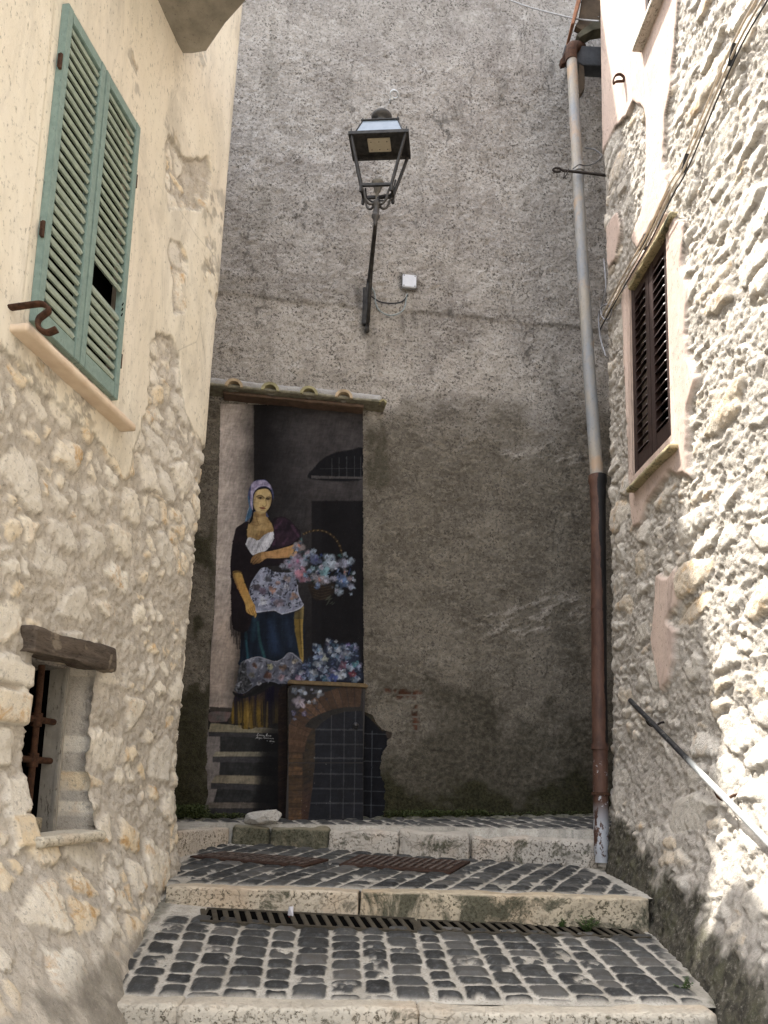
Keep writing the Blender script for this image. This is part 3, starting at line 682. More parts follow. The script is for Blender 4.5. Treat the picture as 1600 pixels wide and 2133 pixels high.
# the pale kerb of the raised landing turning off behind the left house
a, b = P(478, 1719, 5.33), P(340, 1723, 4.66)
dv = unit([b[0] - a[0], b[1] - a[1], 0]); nv = np.array([dv[1], -dv[0], 0]); nv = nv if nv[0] < 0 else -nv
L = np.hypot(*(b - a)[:2]) + .5
rough_block('step_stone', np.array([a[0], a[1], C0 + .012 + E - .12]) + dv * L / 2 + nv * .07, (dv, nv, ZZ), (L / 2, .07, .12), mat_travertine('kerb_stone_pale', (.60, .53, .44), (.12, .10, .07), 0.0, 7), None, .016, .008, .004, 16, 20, .006, 'structure')
# ------------------------------------------------------------------ the painted mural, brushed onto a canvas and laid on the wall
CX0, CY0, CW, CH = 420, 832, 400, 900
IMG = np.zeros((CH, CW, 3)); RID = np.zeros((CH, CW), int)          # RID: which painted part a spot belongs to
PYg, PXg = np.mgrid[0:CH, 0:CW].astype(float); PXg += CX0 + .5; PYg += CY0 + .5
PN = {0: 'painted_wall', 1: 'painted_column', 2: 'painted_woman', 3: 'painted_basket', 4: 'painted_blossoms', 5: 'painted_steps', 6: 'painted_lattice', 7: 'painted_handle'}
CABM = np.zeros((CH, CW), bool)
def box_of(x0, y0, x1, y1):
    return slice(max(0, int(y0) - CY0), min(CH, int(y1) - CY0 + 2)), slice(max(0, int(x0) - CX0), min(CW, int(x1) - CX0 + 2))
def lay(sl, a, col, rid=None):
    a = a[..., None]; IMG[sl] = IMG[sl] * (1 - a) + np.asarray(col, float) * a
    if rid is not None: RID[sl] = np.where(a[..., 0] > .5, rid, RID[sl])
def smooth_pts(pts, n=6):
    p = [np.array(q, float) for q in pts]; k = len(p); out = []
    for i in range(k):
        a, b, c, d = p[i - 1], p[i], p[(i + 1) % k], p[(i + 2) % k]
        for j in range(n):
            t = j / n; out.append(.5 * (2 * b + (c - a) * t + (2 * a - 5 * b + 4 * c - d) * t * t + (3 * b - a - 3 * c + d) * t ** 3))
    return out
def sdist(x, y, pts):
    d = np.full(x.shape, 1e9); n = len(pts)
    for k in range(n):
        x1, y1 = pts[k]; x2, y2 = pts[(k + 1) % n]; ex, ey = x2 - x1, y2 - y1; L = ex * ex + ey * ey + 1e-9
        t = np.clip(((x - x1) * ex + (y - y1) * ey) / L, 0, 1)
        d = np.minimum(d, np.hypot(x - x1 - t * ex, y - y1 - t * ey))
    return np.where(in_poly(x, y, pts), -d, d)
def poly(pts, col, rid=None, curve=True, soft=1.0, alpha=1.0):
    """col: colour or function(x, y, depth inside) -> colour"""
    if curve: pts = smooth_pts(pts)
    q = np.array(pts); g = soft + 2
    sl = box_of(q[:, 0].min() - g, q[:, 1].min() - g, q[:, 0].max() + g, q[:, 1].max() + g)
    x, y = PXg[sl], PYg[sl]; d = sdist(x, y, pts); a = np.clip(.5 - d / soft, 0, 1) * alpha
    lay(sl, a, col(x, y, -d) if callable(col) else col, rid); return sl
def stroke(pts, w, col, alpha=1.0, rid=None, soft=1.0, curve=True):
    p = [np.array(q, float) for q in pts]
    if curve and len(p) > 2: p = [np.array(q) for q in spline([np.append(q, 0) for q in p], 6)]; p = [q[:2] for q in p]
    ww = w if hasattr(w, '__len__') else (w, w)
    q = np.array(p); g = max(ww) + 2; sl = box_of(q[:, 0].min() - g, q[:, 1].min() - g, q[:, 0].max() + g, q[:, 1].max() + g)
    x, y = PXg[sl], PYg[sl]; best = np.full(x.shape, 1e9); n = len(p)
    for k in range(n - 1):
        (x1, y1), (x2, y2) = p[k], p[k + 1]; ex, ey = x2 - x1, y2 - y1; L = ex * ex + ey * ey + 1e-9
        t = np.clip(((x - x1) * ex + (y - y1) * ey) / L, 0, 1)
        r = (ww[0] + (ww[1] - ww[0]) * (k + t) / (n - 1)) / 2
        best = np.minimum(best, np.hypot(x - x1 - t * ex, y - y1 - t * ey) - r)
    lay(sl, np.clip(.5 - best / soft, 0, 1) * alpha, col, rid)
def blob(cx, cy, rx, ry, col, rot=0, soft=.4, alpha=1.0, rid=None):
    R = max(rx, ry) * (1 + soft) + 2; sl = box_of(cx - R, cy - R, cx + R, cy + R); x, y = PXg[sl] - cx, PYg[sl] - cy
    c, s = math.cos(rot), math.sin(rot); r = np.hypot((x * c + y * s) / rx, (-x * s + y * c) / ry)
    lay(sl, np.clip((1 + soft - r) / (2 * soft), 0, 1) * alpha, col, rid)
PR = random.Random(5)
def flower(cx, cy, r, col, mid=(210, 190, 140), n=5, rid=4, al=.95):
    a0 = PR.random() * 6.28
    sq = .7 + .3 * PR.random()
    for k in range(n):
        a = a0 + 6.283 * k / n; v = .50 + .55 * PR.random(); l = r * (.75 + .4 * PR.random())
        if PR.random() < .14: continue
        blob(cx + math.cos(a) * l * .55, cy + math.sin(a) * l * .55 * sq, l * .50, l * PR.uniform(.30, .46), [min(255, u * v) for u in col], a + PR.uniform(-.4, .4), .35, al * PR.uniform(.7, 1), rid)
        if PR.random() < .5: blob(cx + math.cos(a) * l * .5, cy + math.sin(a) * l * .5 * sq, l * .26, l * .10, [u * .55 for u in col], a + .3, .5, .6, rid)
    blob(cx, cy, r * .2, r * .2, mid, 0, .5, .6)
def leafy(x0, y0, x1, y1, n, cols, inside=None, rid=4, sz=(3, 8), al=.7):
    for _ in range(n):
        x, y = PR.uniform(x0, x1), PR.uniform(y0, y1)
        if inside and not inside(x, y): continue
        c = PR.choice(cols); l = PR.uniform(*sz); blob(x, y, l, l * .35, c, PR.random() * 3.1, .4, al * PR.uniform(.5, 1), rid)
V2 = lambda f, s, fy=None: fbm(PXg * f, PYg * (fy or f), 4, s, .6)
Z = lambda ox, oy, k: (lambda *p: [(ox + a / k, oy + b / k) for a, b in p])
ZA = Z(440, 990, 6.882)       # measured on enlargements of the wall
ZC_ = Z(400, 1250, 3.2); ZD = Z(440, 1300, 4.706); ZE_ = Z(500, 980, 5.714); ZF = Z(580, 1400, 6.154)

# -- wall behind her: dark doorway with lunette and door
n = V2(.03, 1); n2 = V2(.12, 2)
IMG[:] = 30 + 14 * n[..., None] + np.array([1.5, 0, 1])
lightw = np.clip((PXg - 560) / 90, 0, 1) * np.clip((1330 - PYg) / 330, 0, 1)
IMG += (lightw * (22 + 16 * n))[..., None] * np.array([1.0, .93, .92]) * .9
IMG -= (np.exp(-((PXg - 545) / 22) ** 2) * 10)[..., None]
poly([(648, 998), (655, 975), (675, 955), (702, 943), (730, 938), (758, 937), (758, 998)], (24, 24, 27), 0, True, 3)
for x in (692, 707, 723, 739, 752): stroke([(x, 950 + abs(735 - x) * .12), (x, 994)], 1.3, (86, 86, 88), .7)
stroke([(668, 977), (756, 976)], 1.2, (70, 70, 72), .7)
poly([(649, 991), (757, 994), (757, 998), (649, 997)], (88, 84, 84), None, False, 1.5, .85); stroke([(685, 991), (685, 998)], 1, (40, 38, 38)); stroke([(725, 991), (725, 998)], 1, (40, 38, 38))
poly([(650, 1044), (758, 1044), (758, 1425), (650, 1425)], lambda x, y, d: np.stack([23 + 5 * sstep(674, 668, x), 22 + 5 * sstep(674, 668, x), 24 + 5 * sstep(674, 668, x)], -1), 0, False, 3)
# -- column on the left
def colm(x, y, d):
    u = (x - 440 + (y - 1000) * .03) / 85
    b = 200 - 28 * sstep(.25, .9, u) - 70 * sstep(.62, 1.02, u) - 12 * sstep(.2, 0, u)
    nn = fbm(x * .03, y * .018, 4, 8, .6); b = b + 58 * (nn - .52) - 36 * sstep(1130, 1420, y) - 26 * sstep(1180, 1200, y) * sstep(.45, .8, u) * (y < 1480)
    w = sstep(1200, 1330, y) * nn
    return np.stack([b * (1.0 + .05 * w), b * .94, b * (.90 - .05 * w)], -1)
poly([(455, 836), (529, 836), (530, 1010), (522, 1120), (505, 1250), (500, 1420), (492, 1500), (420, 1500), (436, 1440), (447, 1200), (456, 1000)], colm, 1, False, 1.5)
poly([(530, 836), (545, 836), (543, 1000), (530, 1010)], (30, 28, 28), None, False, 10, .6)
# -- steps under her
poly([(420, 1478), (600, 1478), (600, 1735), (420, 1735)], (36, 35, 34), 5, False, 1)
poly([(424, 1520), (460, 1520), (458, 1690), (420, 1690)], (128, 121, 118), 1, False, 3)
poly(ZC_((118, 712), (262, 720), (300, 735), (262, 745), (118, 742)), (62, 58, 54), 1, False, 2)
poly(ZC_((122, 748), (255, 748), (262, 770), (240, 800), (225, 812), (122, 812)), lambda x, y, d: np.stack([100 + 28 * (fbm(x * .1, y * .1, 3, 5) - .5), 88 + 0 * x, 86 + 0 * x], -1), 1, True, 2)
def tread(zs, top, front, k):
    (xa, ya), (xb, yb), (xc, yc), (xd, yd), t = zs
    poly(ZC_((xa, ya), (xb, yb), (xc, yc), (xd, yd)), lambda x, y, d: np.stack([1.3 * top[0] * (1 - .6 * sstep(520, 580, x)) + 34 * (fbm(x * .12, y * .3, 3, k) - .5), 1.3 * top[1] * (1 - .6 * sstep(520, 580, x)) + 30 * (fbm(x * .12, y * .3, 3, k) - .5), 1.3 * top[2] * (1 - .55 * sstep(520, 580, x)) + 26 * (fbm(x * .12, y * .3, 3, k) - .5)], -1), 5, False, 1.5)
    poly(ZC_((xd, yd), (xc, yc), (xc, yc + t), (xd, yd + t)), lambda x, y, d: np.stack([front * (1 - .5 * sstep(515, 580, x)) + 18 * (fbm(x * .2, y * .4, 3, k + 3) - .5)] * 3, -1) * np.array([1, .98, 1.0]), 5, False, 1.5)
poly(ZC_((190, 910), (580, 915), (580, 1500), (100, 1500), (170, 1260), (190, 1100)), lambda x, y, d: np.stack([50 - 18 * sstep(515, 560, x) + 24 * (fbm(x * .08, y * .08, 3, 4) - .5)] * 3, -1), 5, False, 2)
tread(((125, 820), (580, 860), (580, 890), (112, 880), 30), (104, 98, 82), 62, 11)
tread(((160, 1012), (580, 1012), (578, 1045), (140, 1045), 38), (106, 101, 88), 70, 12)
tread(((160, 1168), (580, 1175), (576, 1235), (128, 1220), 40), (100, 93, 80), 62, 13)
tread(((115, 1350), (560, 1352), (560, 1390), (100, 1390), 60), (80, 74, 68), 58, 14)
poly([(550, 1528), (604, 1528), (604, 1735), (525, 1735)], (18, 18, 19), None, False, 18, .75)
# -- skirt
SK = ZC_((345, 90), (440, 70), (600, 80), (700, 40), (740, 60), (742, 400), (600, 470), (330, 440), (322, 380), (330, 200))
poly(SK, lambda x, y, d: np.stack([24 + 14 * (fbm(x * .12, y * .01, 3, 3) - .4), 31 + 20 * (fbm(x * .12, y * .01, 3, 3) - .4), 42 + 24 * (fbm(x * .12, y * .01, 3, 3) - .4)], -1), 2, True, 2)
stroke(ZC_((366, 150), (362, 250), (375, 400)), (3, 4), (48, 92, 104), .8, 2, 4); stroke(ZC_((440, 150), (455, 280), (488, 395)), (2.5, 5), (52, 98, 98), .7, 2, 5)
stroke(ZC_((520, 150), (560, 330)), (14, 20), (46, 62, 92), .5, 2, 14); stroke(ZC_((640, 150), (660, 300)), (10, 14), (50, 62, 86), .45, 2, 12); stroke(ZC_((420, 110), (410, 260)), (8, 10), (40, 70, 84), .5, 2, 9)
poly(ZC_((690, 60), (745, 40), (740, 200), (745, 400), (725, 400), (700, 270), (684, 180)), lambda x, y, d: np.stack([118 + 46 * sstep(625, 631, x) - 30 * (y < 1290), 98 + 40 * sstep(625, 631, x) - 20 * (y < 1290), 52 + 26 * sstep(625, 631, x)], -1), 2, True, 1.5)
stroke(ZC_((712, 60), (722, 200), (735, 380)), 1.6, (66, 54, 30), .7, None, 2)
# ochre underskirt
poly(ZC_((300, 620), (420, 640), (590, 560), (590, 800), (560, 822), (520, 830), (470, 850), (425, 850), (395, 862), (335, 858), (332, 820), (300, 826), (246, 820), (262, 760)),
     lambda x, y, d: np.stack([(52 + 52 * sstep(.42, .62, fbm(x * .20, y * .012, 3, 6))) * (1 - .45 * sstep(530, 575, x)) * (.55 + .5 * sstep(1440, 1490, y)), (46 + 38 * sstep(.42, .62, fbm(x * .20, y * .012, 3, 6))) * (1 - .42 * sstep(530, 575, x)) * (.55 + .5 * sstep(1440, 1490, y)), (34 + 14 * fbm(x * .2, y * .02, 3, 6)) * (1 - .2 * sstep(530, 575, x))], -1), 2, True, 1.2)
for a, b in ((330, 345), (352, 335), (300, 285), (395, 410), (430, 425), (480, 470)): stroke(ZC_((a, 650), (b, 835)), (1, 2.2), (40, 34, 22), .6, None, 2)
for a, b in ((365, 385), (310, 318), (375, 372), (505, 500)): stroke(ZC_((a, 680), (b, 845)), (2, 4), (140, 116, 60), .55, None, 3)
poly(ZC_((275, 610), (340, 640), (420, 600), (520, 545), (590, 570), (600, 590), (520, 570), (430, 620), (350, 655), (290, 640)), (26, 27, 28), 2, True, 2)
# floral flounce at the hem
FL = ZC_((325, 430), (365, 400), (440, 378), (500, 395), (560, 410), (610, 385), (655, 350), (700, 372), (735, 412), (740, 480), (700, 545), (600, 560), (515, 545), (430, 570), (345, 625), (285, 605), (300, 560))
poly(FL, lambda x, y, d: np.stack([92 + 80 * (fbm(x * .1, y * .1, 3, 9) - .4), 94 + 80 * (fbm(x * .1, y * .1, 3, 9) - .4), 106 + 80 * (fbm(x * .1, y * .1, 3, 9) - .4)], -1), 2, True, 1.2)
poly(ZC_((318, 445), (360, 410), (368, 500), (400, 570), (345, 620), (286, 604), (300, 560)), lambda x, y, d: np.stack([58 + 70 * (fbm(x * .3, y * .3, 3, 10) - .4)] * 3, -1) * np.array([.98, 1, 1.05]), 2, True, 2)
insF = lambda x, y: in_poly(np.array([x]), np.array([y]), FL)[0]
leafy(488, 1368, 632, 1446, 130, [(26, 27, 32), (34, 34, 40), (150, 152, 165), (178, 180, 190)], insF, 2, (2, 6))
for (a, b, r, c) in [(405, 500, 26, (172, 168, 160)), (430, 440, 26, (120, 88, 76)), (520, 445, 24, (176, 172, 140)), (505, 505, 26, (112, 82, 74)), (605, 450, 28, (126, 104, 92)), (595, 515, 26, (176, 150, 158)), (690, 410, 24, (172, 164, 150)), (660, 480, 22, (150, 152, 165)), (450, 555, 20, (180, 180, 190))]:
    p = ZC_((a, b))[0]; flower(p[0], p[1], r / 3.2, c, (70, 60, 50), 6, 2)
stroke(ZC_((362, 402), (440, 380), (500, 396), (560, 412), (610, 388), (655, 352), (735, 410)), 1.3, (176, 176, 184), .7, None, 1.5)
# -- shawl
poly(ZA((535, 670), (430, 712), (358, 765), (335, 850), (305, 1000), (285, 1180), (278, 1320), (290, 1500), (285, 1700), (290, 1900), (300, 2130), (340, 2220), (520, 2230), (620, 1900), (700, 1500), (720, 1330), (760, 1300), (1000, 1290), (1230, 1150), (1290, 850), (1220, 740), (1120, 640), (1040, 600), (960, 600), (880, 640), (700, 800)),
     lambda x, y, d: np.stack([25 + 12 * fbm(x * .06, y * .06, 3, 12), 22 + 8 * fbm(x * .06, y * .06, 3, 12), 25 + 9 * fbm(x * .06, y * .06, 3, 12)], -1), 2, True, 1.3)
for k in range(16): x = 480 + k * 2.3; stroke([(x, 1270 + PR.random() * 30), (x + 1, 1310 + PR.random() * 45)], 1.5, (24, 21, 22), .8, 2, 1.5)
poly(ZA((905, 700), (960, 620), (1040, 608), (1130, 655), (1210, 745), (1280, 850), (1190, 960), (1080, 1010), (900, 1060), (870, 1000), (900, 850)), lambda x, y, d: np.stack([38 + 52 * (fbm(x * .1, y * .07, 4, 13) - .32), 30 + 32 * (fbm(x * .1, y * .07, 4, 13) - .34), 38 + 40 * (fbm(x * .1, y * .07, 4, 13) - .32)], -1), 2, True, 3)
for (a, b, c, d) in ((1150, 720, 1260, 880), (1010, 660, 930, 760), (1100, 900, 1040, 980), (920, 940, 900, 1000)): stroke(ZA((a, b), (c, d)), (2, 5), (92, 62, 84), .5, None, 4)
# apron with flowers
AP = ZA((720, 1340), (800, 1322), (830, 1345), (920, 1390), (1100, 1400), (1215, 1390), (1222, 1500), (1240, 1600), (1255, 1700), (1290, 1790), (1325, 1865), (1270, 1920), (1160, 1960), (1040, 1990), (970, 1975), (910, 1945), (780, 1955), (650, 1970), (600, 1860), (545, 1720), (570, 1560), (640, 1440))
poly(AP, lambda x, y, d: np.stack([128 + 100 * (fbm(x * .09, y * .07, 4, 14) - .42), 132 + 100 * (fbm(x * .09, y * .07, 4, 14) - .42), 150 + 100 * (fbm(x * .09, y * .07, 4, 14) - .42)], -1), 2, True, 1.2)
insA = lambda x, y: in_poly(np.array([x]), np.array([y]), AP)[0] and y < 1262 + (x - 530) * .08
leafy(520, 1182, 628, 1272, 230, [(26, 27, 34), (32, 33, 42), (44, 46, 58), (30, 30, 38)], insA, 2, (1.6, 4.6), .95)
leafy(520, 1182, 628, 1270, 120, [(190, 192, 206), (150, 152, 176), (120, 118, 140)], insA, 2, (1.5, 3.5), .9)
for (a, b, r, c) in [(890, 1645, 60, (196, 152, 136)), (1190, 1740, 64, (200, 160, 140)), (960, 1550, 40, (170, 140, 136)), (650, 1600, 60, (120, 112, 124)), (740, 1660, 62, (112, 98, 116)), (760, 1800, 70, (200, 204, 214)), (1000, 1680, 62, (160, 162, 180)), (970, 1820, 70, (182, 168, 184)), (1090, 1480, 60, (176, 160, 160)), (820, 1480, 70, (108, 112, 124)), (1080, 1600, 50, (186, 188, 200)), (880, 1780, 44, (120, 122, 150)), (1180, 1440, 44, (150, 156, 172))]:
    p = ZA((a, b))[0]; flower(p[0], p[1], r / 6.88, c, (90, 84, 96), 6, 2)
stroke(ZA((650, 1962), (780, 1950), (910, 1938), (970, 1968), (1040, 1985), (1160, 1955), (1270, 1912), (1318, 1865)), 1.8, (186, 188, 202), .9, None, 1.5)
stroke(ZA((1240, 1580), (1250, 1700), (1318, 1860)), 2.0, (186, 188, 204), .8, None, 1.5)
stroke(ZA((650, 1985), (780, 1972), (910, 1958), (975, 1990), (1045, 2005), (1165, 1975), (1275, 1935)), 1.4, (38, 38, 46), .8, None, 1.5)
# skin: neck and chest
SKN = lambda l, dk: (lambda x, y, d: np.stack([dk[i] + (l[i] - dk[i]) * np.clip(.5 + 1.5 * (fbm(x * .05, y * .05, 3, 16) - .5) + .25 * (d / 6 - .5), 0, 1) for i in range(3)], -1))
poly(ZA((618, 500), (612, 560), (590, 640), (535, 710), (528, 910), (680, 930), (760, 860), (892, 820), (880, 720), (830, 640), (795, 570), (780, 510)), SKN((178, 152, 108), (132, 106, 70)), 2, True, 1.2)
poly(ZA((615, 520), (700, 560), (790, 520), (800, 570), (720, 600), (640, 600)), (112, 88, 58), None, True, 4, .65)
stroke(ZA((650, 600), (665, 670), (690, 715)), 1.4, (100, 76, 52), .55, None, 2); stroke(ZA((600, 715), (690, 720), (712, 700)), 1.5, (92, 70, 48), .6, None, 2)
poly(ZA((590, 650), (640, 690), (600, 720), (545, 705)), (118, 94, 64), None, True, 4, .5)
# white blouse
poly(ZA((530, 902), (600, 905), (680, 935), (740, 880), (800, 840), (892, 815), (902, 900), (880, 960), (840, 1030), (780, 1090), (690, 1115), (595, 1150), (540, 1080), (502, 1015)), lambda x, y, d: np.stack([172 + 36 * sstep(.4, .6, fbm(x * .18 + y * .1, y * .03, 3, 17)) - 22 * sstep(1155, 1140, y) * 0] * 3, -1) * np.array([.985, .985, 1.02]), 2, True, 1.1)
for (a, b, c, d) in ((690, 950, 650, 1110), (720, 1000, 740, 1060), (780, 1010, 800, 1050), (830, 960, 850, 1000), (700, 1030, 715, 1090), (600, 960, 590, 1080)): stroke(ZA((a, b), (c, d)), (.8, 1.6), (126, 126, 136), .7, None, 1.4)
stroke(ZA((502, 1020), (545, 1095), (600, 1165)), 2.0, (16, 14, 16), .9, None, 1.2)
# her left forearm across the waist and hand
poly(ZA((1215, 1000), (1120, 1020), (960, 1065), (820, 1095), (720, 1105), (640, 1135), (590, 1180), (568, 1240), (575, 1262), (590, 1255), (598, 1285), (618, 1282), (640, 1272), (680, 1265), (740, 1235), (800, 1195), (950, 1195), (1130, 1180), (1230, 1150)), lambda x, y, d: np.stack([168 - 40 * sstep(1162, 1170, y + (x - 600) * .12) + 14 * (fbm(x * .1, y * .1, 3, 18) - .5), 132 - 36 * sstep(1162, 1170, y + (x - 600) * .12), 90 - 22 * sstep(1162, 1170, y + (x - 600) * .12)], -1) * np.where(x < 545, .8, 1)[..., None], 2, True, 1.1)
for (a, b, c, d) in ((660, 1165, 585, 1255), (690, 1190, 605, 1280), (720, 1215, 645, 1270)): stroke(ZA((a, b), (c, d)), (.8, 1.4), (70, 50, 34), .75, None, 1.2)
stroke(ZA((770, 1110), (790, 1180)), 1.4, (110, 82, 52), .5, None, 2)
# her right arm hanging
poly(ZA((310, 1420), (345, 1370), (430, 1385), (455, 1450), (490, 1560), (550, 1700), (590, 1800), (630, 1870), (640, 1930), (655, 1985), (650, 2020), (632, 2050), (612, 2020), (560, 2000), (520, 1970), (500, 1930), (490, 1850), (450, 1760), (370, 1600)), lambda x, y, d: np.stack([178 - 44 * sstep(4.5, 0, x - 484 - (y - 1190) * .33) + 18 * (fbm(x * .1, y * .06, 3, 19) - .5), 142 - 40 * sstep(4.5, 0, x - 484 - (y - 1190) * .33), 84 - 20 * sstep(4.5, 0, x - 484 - (y - 1190) * .33)], -1), 2, True, 1.1)
for (a, b, c, d) in ((585, 1900, 632, 2040), (560, 1910, 605, 2010), (535, 1930, 562, 1995), (610, 1880, 650, 1985)): stroke(ZA((a, b), (c, d)), (.7, 1.4), (92, 64, 34), .75, None, 1.2)
poly(ZA((305, 1420), (350, 1365), (440, 1380), (460, 1440), (420, 1400), (350, 1400)), (52, 40, 30), None, True, 2.5, .6)
# headscarf, hair, face
poly(ZA((530, 290), (545, 210), (580, 130), (625, 85), (690, 66), (780, 68), (825, 110), (860, 160), (885, 215), (900, 290), (885, 370), (855, 460), (800, 530), (832, 600), (790, 590), (780, 500), (640, 520), (600, 560), (560, 620), (520, 665), (492, 660), (505, 580), (545, 480), (540, 400)), lambda x, y, d: np.stack([62 + 0 * x, 66 + 0 * x, 96 + 0 * x], -1) + (70 * (fbm(x * .16, y * .16, 4, 20) - .4))[..., None], 2, True, 1.2)
poly(ZA((580, 140), (630, 90), (700, 75), (780, 78), (850, 140), (870, 210), (800, 160), (700, 165), (630, 220), (600, 300), (590, 420), (600, 500), (575, 470), (565, 350)), lambda x, y, d: np.stack([134 + 130 * (fbm(x * .2, y * .2, 4, 21) - .45), 126 + 130 * (fbm(x * .2, y * .2, 4, 21) - .45), 154 + 120 * (fbm(x * .2, y * .2, 4, 21) - .45)], -1), 2, True, 1.4)
stroke(ZA((640, 205), (700, 160), (780, 150), (850, 180)), 1.6, (190, 180, 204), .8, None, 1.4); stroke(ZA((600, 300), (590, 400), (598, 495)), 1.6, (176, 172, 196), .8, None, 1.3)
poly(ZA((528, 300), (550, 330), (560, 440), (590, 520), (560, 610), (500, 668), (490, 650), (520, 560), (548, 470), (535, 380)), (64, 98, 124), 2, True, 1.5, .85); stroke(ZA((545, 470), (515, 570), (505, 650)), 1.2, (140, 164, 186), .8, None, 1.2)
poly(ZA((608, 300), (640, 220), (700, 180), (780, 170), (840, 195), (870, 250), (885, 330), (880, 390), (850, 480), (800, 530), (780, 510), (620, 520), (600, 640), (545, 700), (590, 560), (605, 430)), (22, 20, 22), 2, True, 1.2)
FACE = ZA((612, 330), (630, 260), (680, 215), (770, 195), (830, 215), (862, 270), (870, 330), (862, 400), (845, 450), (815, 500), (785, 535), (745, 552), (700, 548), (655, 522), (625, 480), (608, 420))
def facec(x, y, d):
    u = (x - 529) / 37; v = (y - 1018) / 52
    b = 1 + .10 * sstep(.2, .6, u) * sstep(.7, .3, u) - .28 * sstep(.75, 1.05, u) * sstep(.2, .5, v) - .16 * sstep(.22, 0, u) - .14 * sstep(.85, 1.0, v)
    return np.stack([182 * b, 159 * b, 116 * b], -1) + (18 * (fbm(x * .2, y * .2, 3, 22) - .5))[..., None]
poly(FACE, facec, 2, True, 1.1)
blob(*ZA((672, 415))[0], 6, 7, (196, 172, 122), 0, .7, .5); blob(*ZA((720, 240))[0], 10, 4, (196, 172, 118), 0, .7, .5)
poly(ZA((655, 310), (690, 295), (735, 305), (765, 330), (750, 350), (700, 345), (665, 335)), (96, 76, 48), None, True, 2.5, .6); poly(ZA((785, 335), (830, 318), (862, 325), (850, 355), (810, 362), (788, 352)), (84, 66, 44), None, True, 2.5, .65)
stroke(ZA((655, 308), (690, 290), (735, 300), (768, 332)), (1.2, 1.8), (52, 42, 30), .85, None, 1.1); stroke(ZA((785, 338), (825, 312), (858, 318)), (1.4, 1.0), (52, 42, 30), .85, None, 1.1)
for (a, b) in ((708, 333), (818, 346)):
    p = ZA((a, b))[0]; blob(p[0], p[1], 3.4, 1.6, (120, 104, 78), .1, .4, .8); blob(p[0], p[1], 1.6, 1.5, (24, 20, 18), 0, .4, .95); stroke([(p[0] - 4, p[1] - .4), (p[0], p[1] - 2), (p[0] + 4, p[1] - .2)], 1.0, (30, 24, 20), .9, None, 1)
poly(ZA((765, 340), (782, 345), (790, 420), (780, 445), (745, 440), (750, 415)), (198, 176, 124), None, True, 1.5, .7); stroke(ZA((786, 345), (792, 415), (782, 448), (760, 452), (742, 438)), 1.2, (92, 70, 44), .75, None, 1.4)
poly(ZA((695, 465), (735, 458), (770, 465), (785, 478), (760, 490), (725, 488)), (128, 76, 58), None, True, 1.2, .85); stroke(ZA((695, 466), (735, 472), (784, 478)), .9, (62, 36, 28), .9, None, 1); stroke(ZA((720, 505), (765, 508)), 1.4, (120, 96, 60), .6, None, 1.6)
stroke(ZA((812, 505), (790, 535)), 2, (30, 24, 22), .6, None, 2)
stroke(ZA((355, 768), (330, 860), (300, 1010), (284, 1190)), 1.2, (172, 166, 160), .5, None, 1.6)
# -- basket with its twisted handle
stroke(ZE_((760, 760), (830, 730), (930, 715), (1030, 735), (1120, 795), (1190, 900), (1220, 1010)), 4.2, (52, 42, 30), .95, 7, 1.2)
hp = spline([np.array([a, b, 0]) for a, b in ZE_((760, 760), (830, 730), (930, 715), (1030, 735), (1120, 795), (1190, 900), (1220, 1010))], 4)
for k, q in enumerate(hp[:-1]):
    if k % 2 == 0: blob(q[0], q[1], 2.2, 1.0, (122, 102, 72), k * .28 + .6, .4, .85)
poly(ZE_((830, 1340), (1100, 1340), (1130, 1420), (1080, 1520), (1000, 1545), (900, 1540), (850, 1480)), (40, 34, 30), 3, True, 2)
for r in range(5): stroke(ZE_((850 + r * 8, 1380 + r * 32), (960, 1400 + r * 34), (1110 - r * 10, 1370 + r * 34)), 1.2, (84, 70, 54), .5, None, 1.4)
BASK = ZE_((470, 1140), (560, 1070), (640, 980), (640, 880), (740, 800), (800, 880), (900, 950), (1000, 1010), (1150, 1010), (1260, 990), (1350, 1070), (1340, 1180), (1390, 1300), (1350, 1480), (1180, 1480), (1060, 1400), (900, 1370), (820, 1370), (700, 1320), (660, 1200), (540, 1190))
insB = lambda x, y: in_poly(np.array([x]), np.array([y]), BASK)[0]
leafy(584, 1118, 744, 1246, 420, [(40, 56, 66), (30, 38, 48), (54, 78, 88), (36, 46, 40), (46, 60, 110), (70, 104, 104)], insB, 4, (2, 5.5), .85)
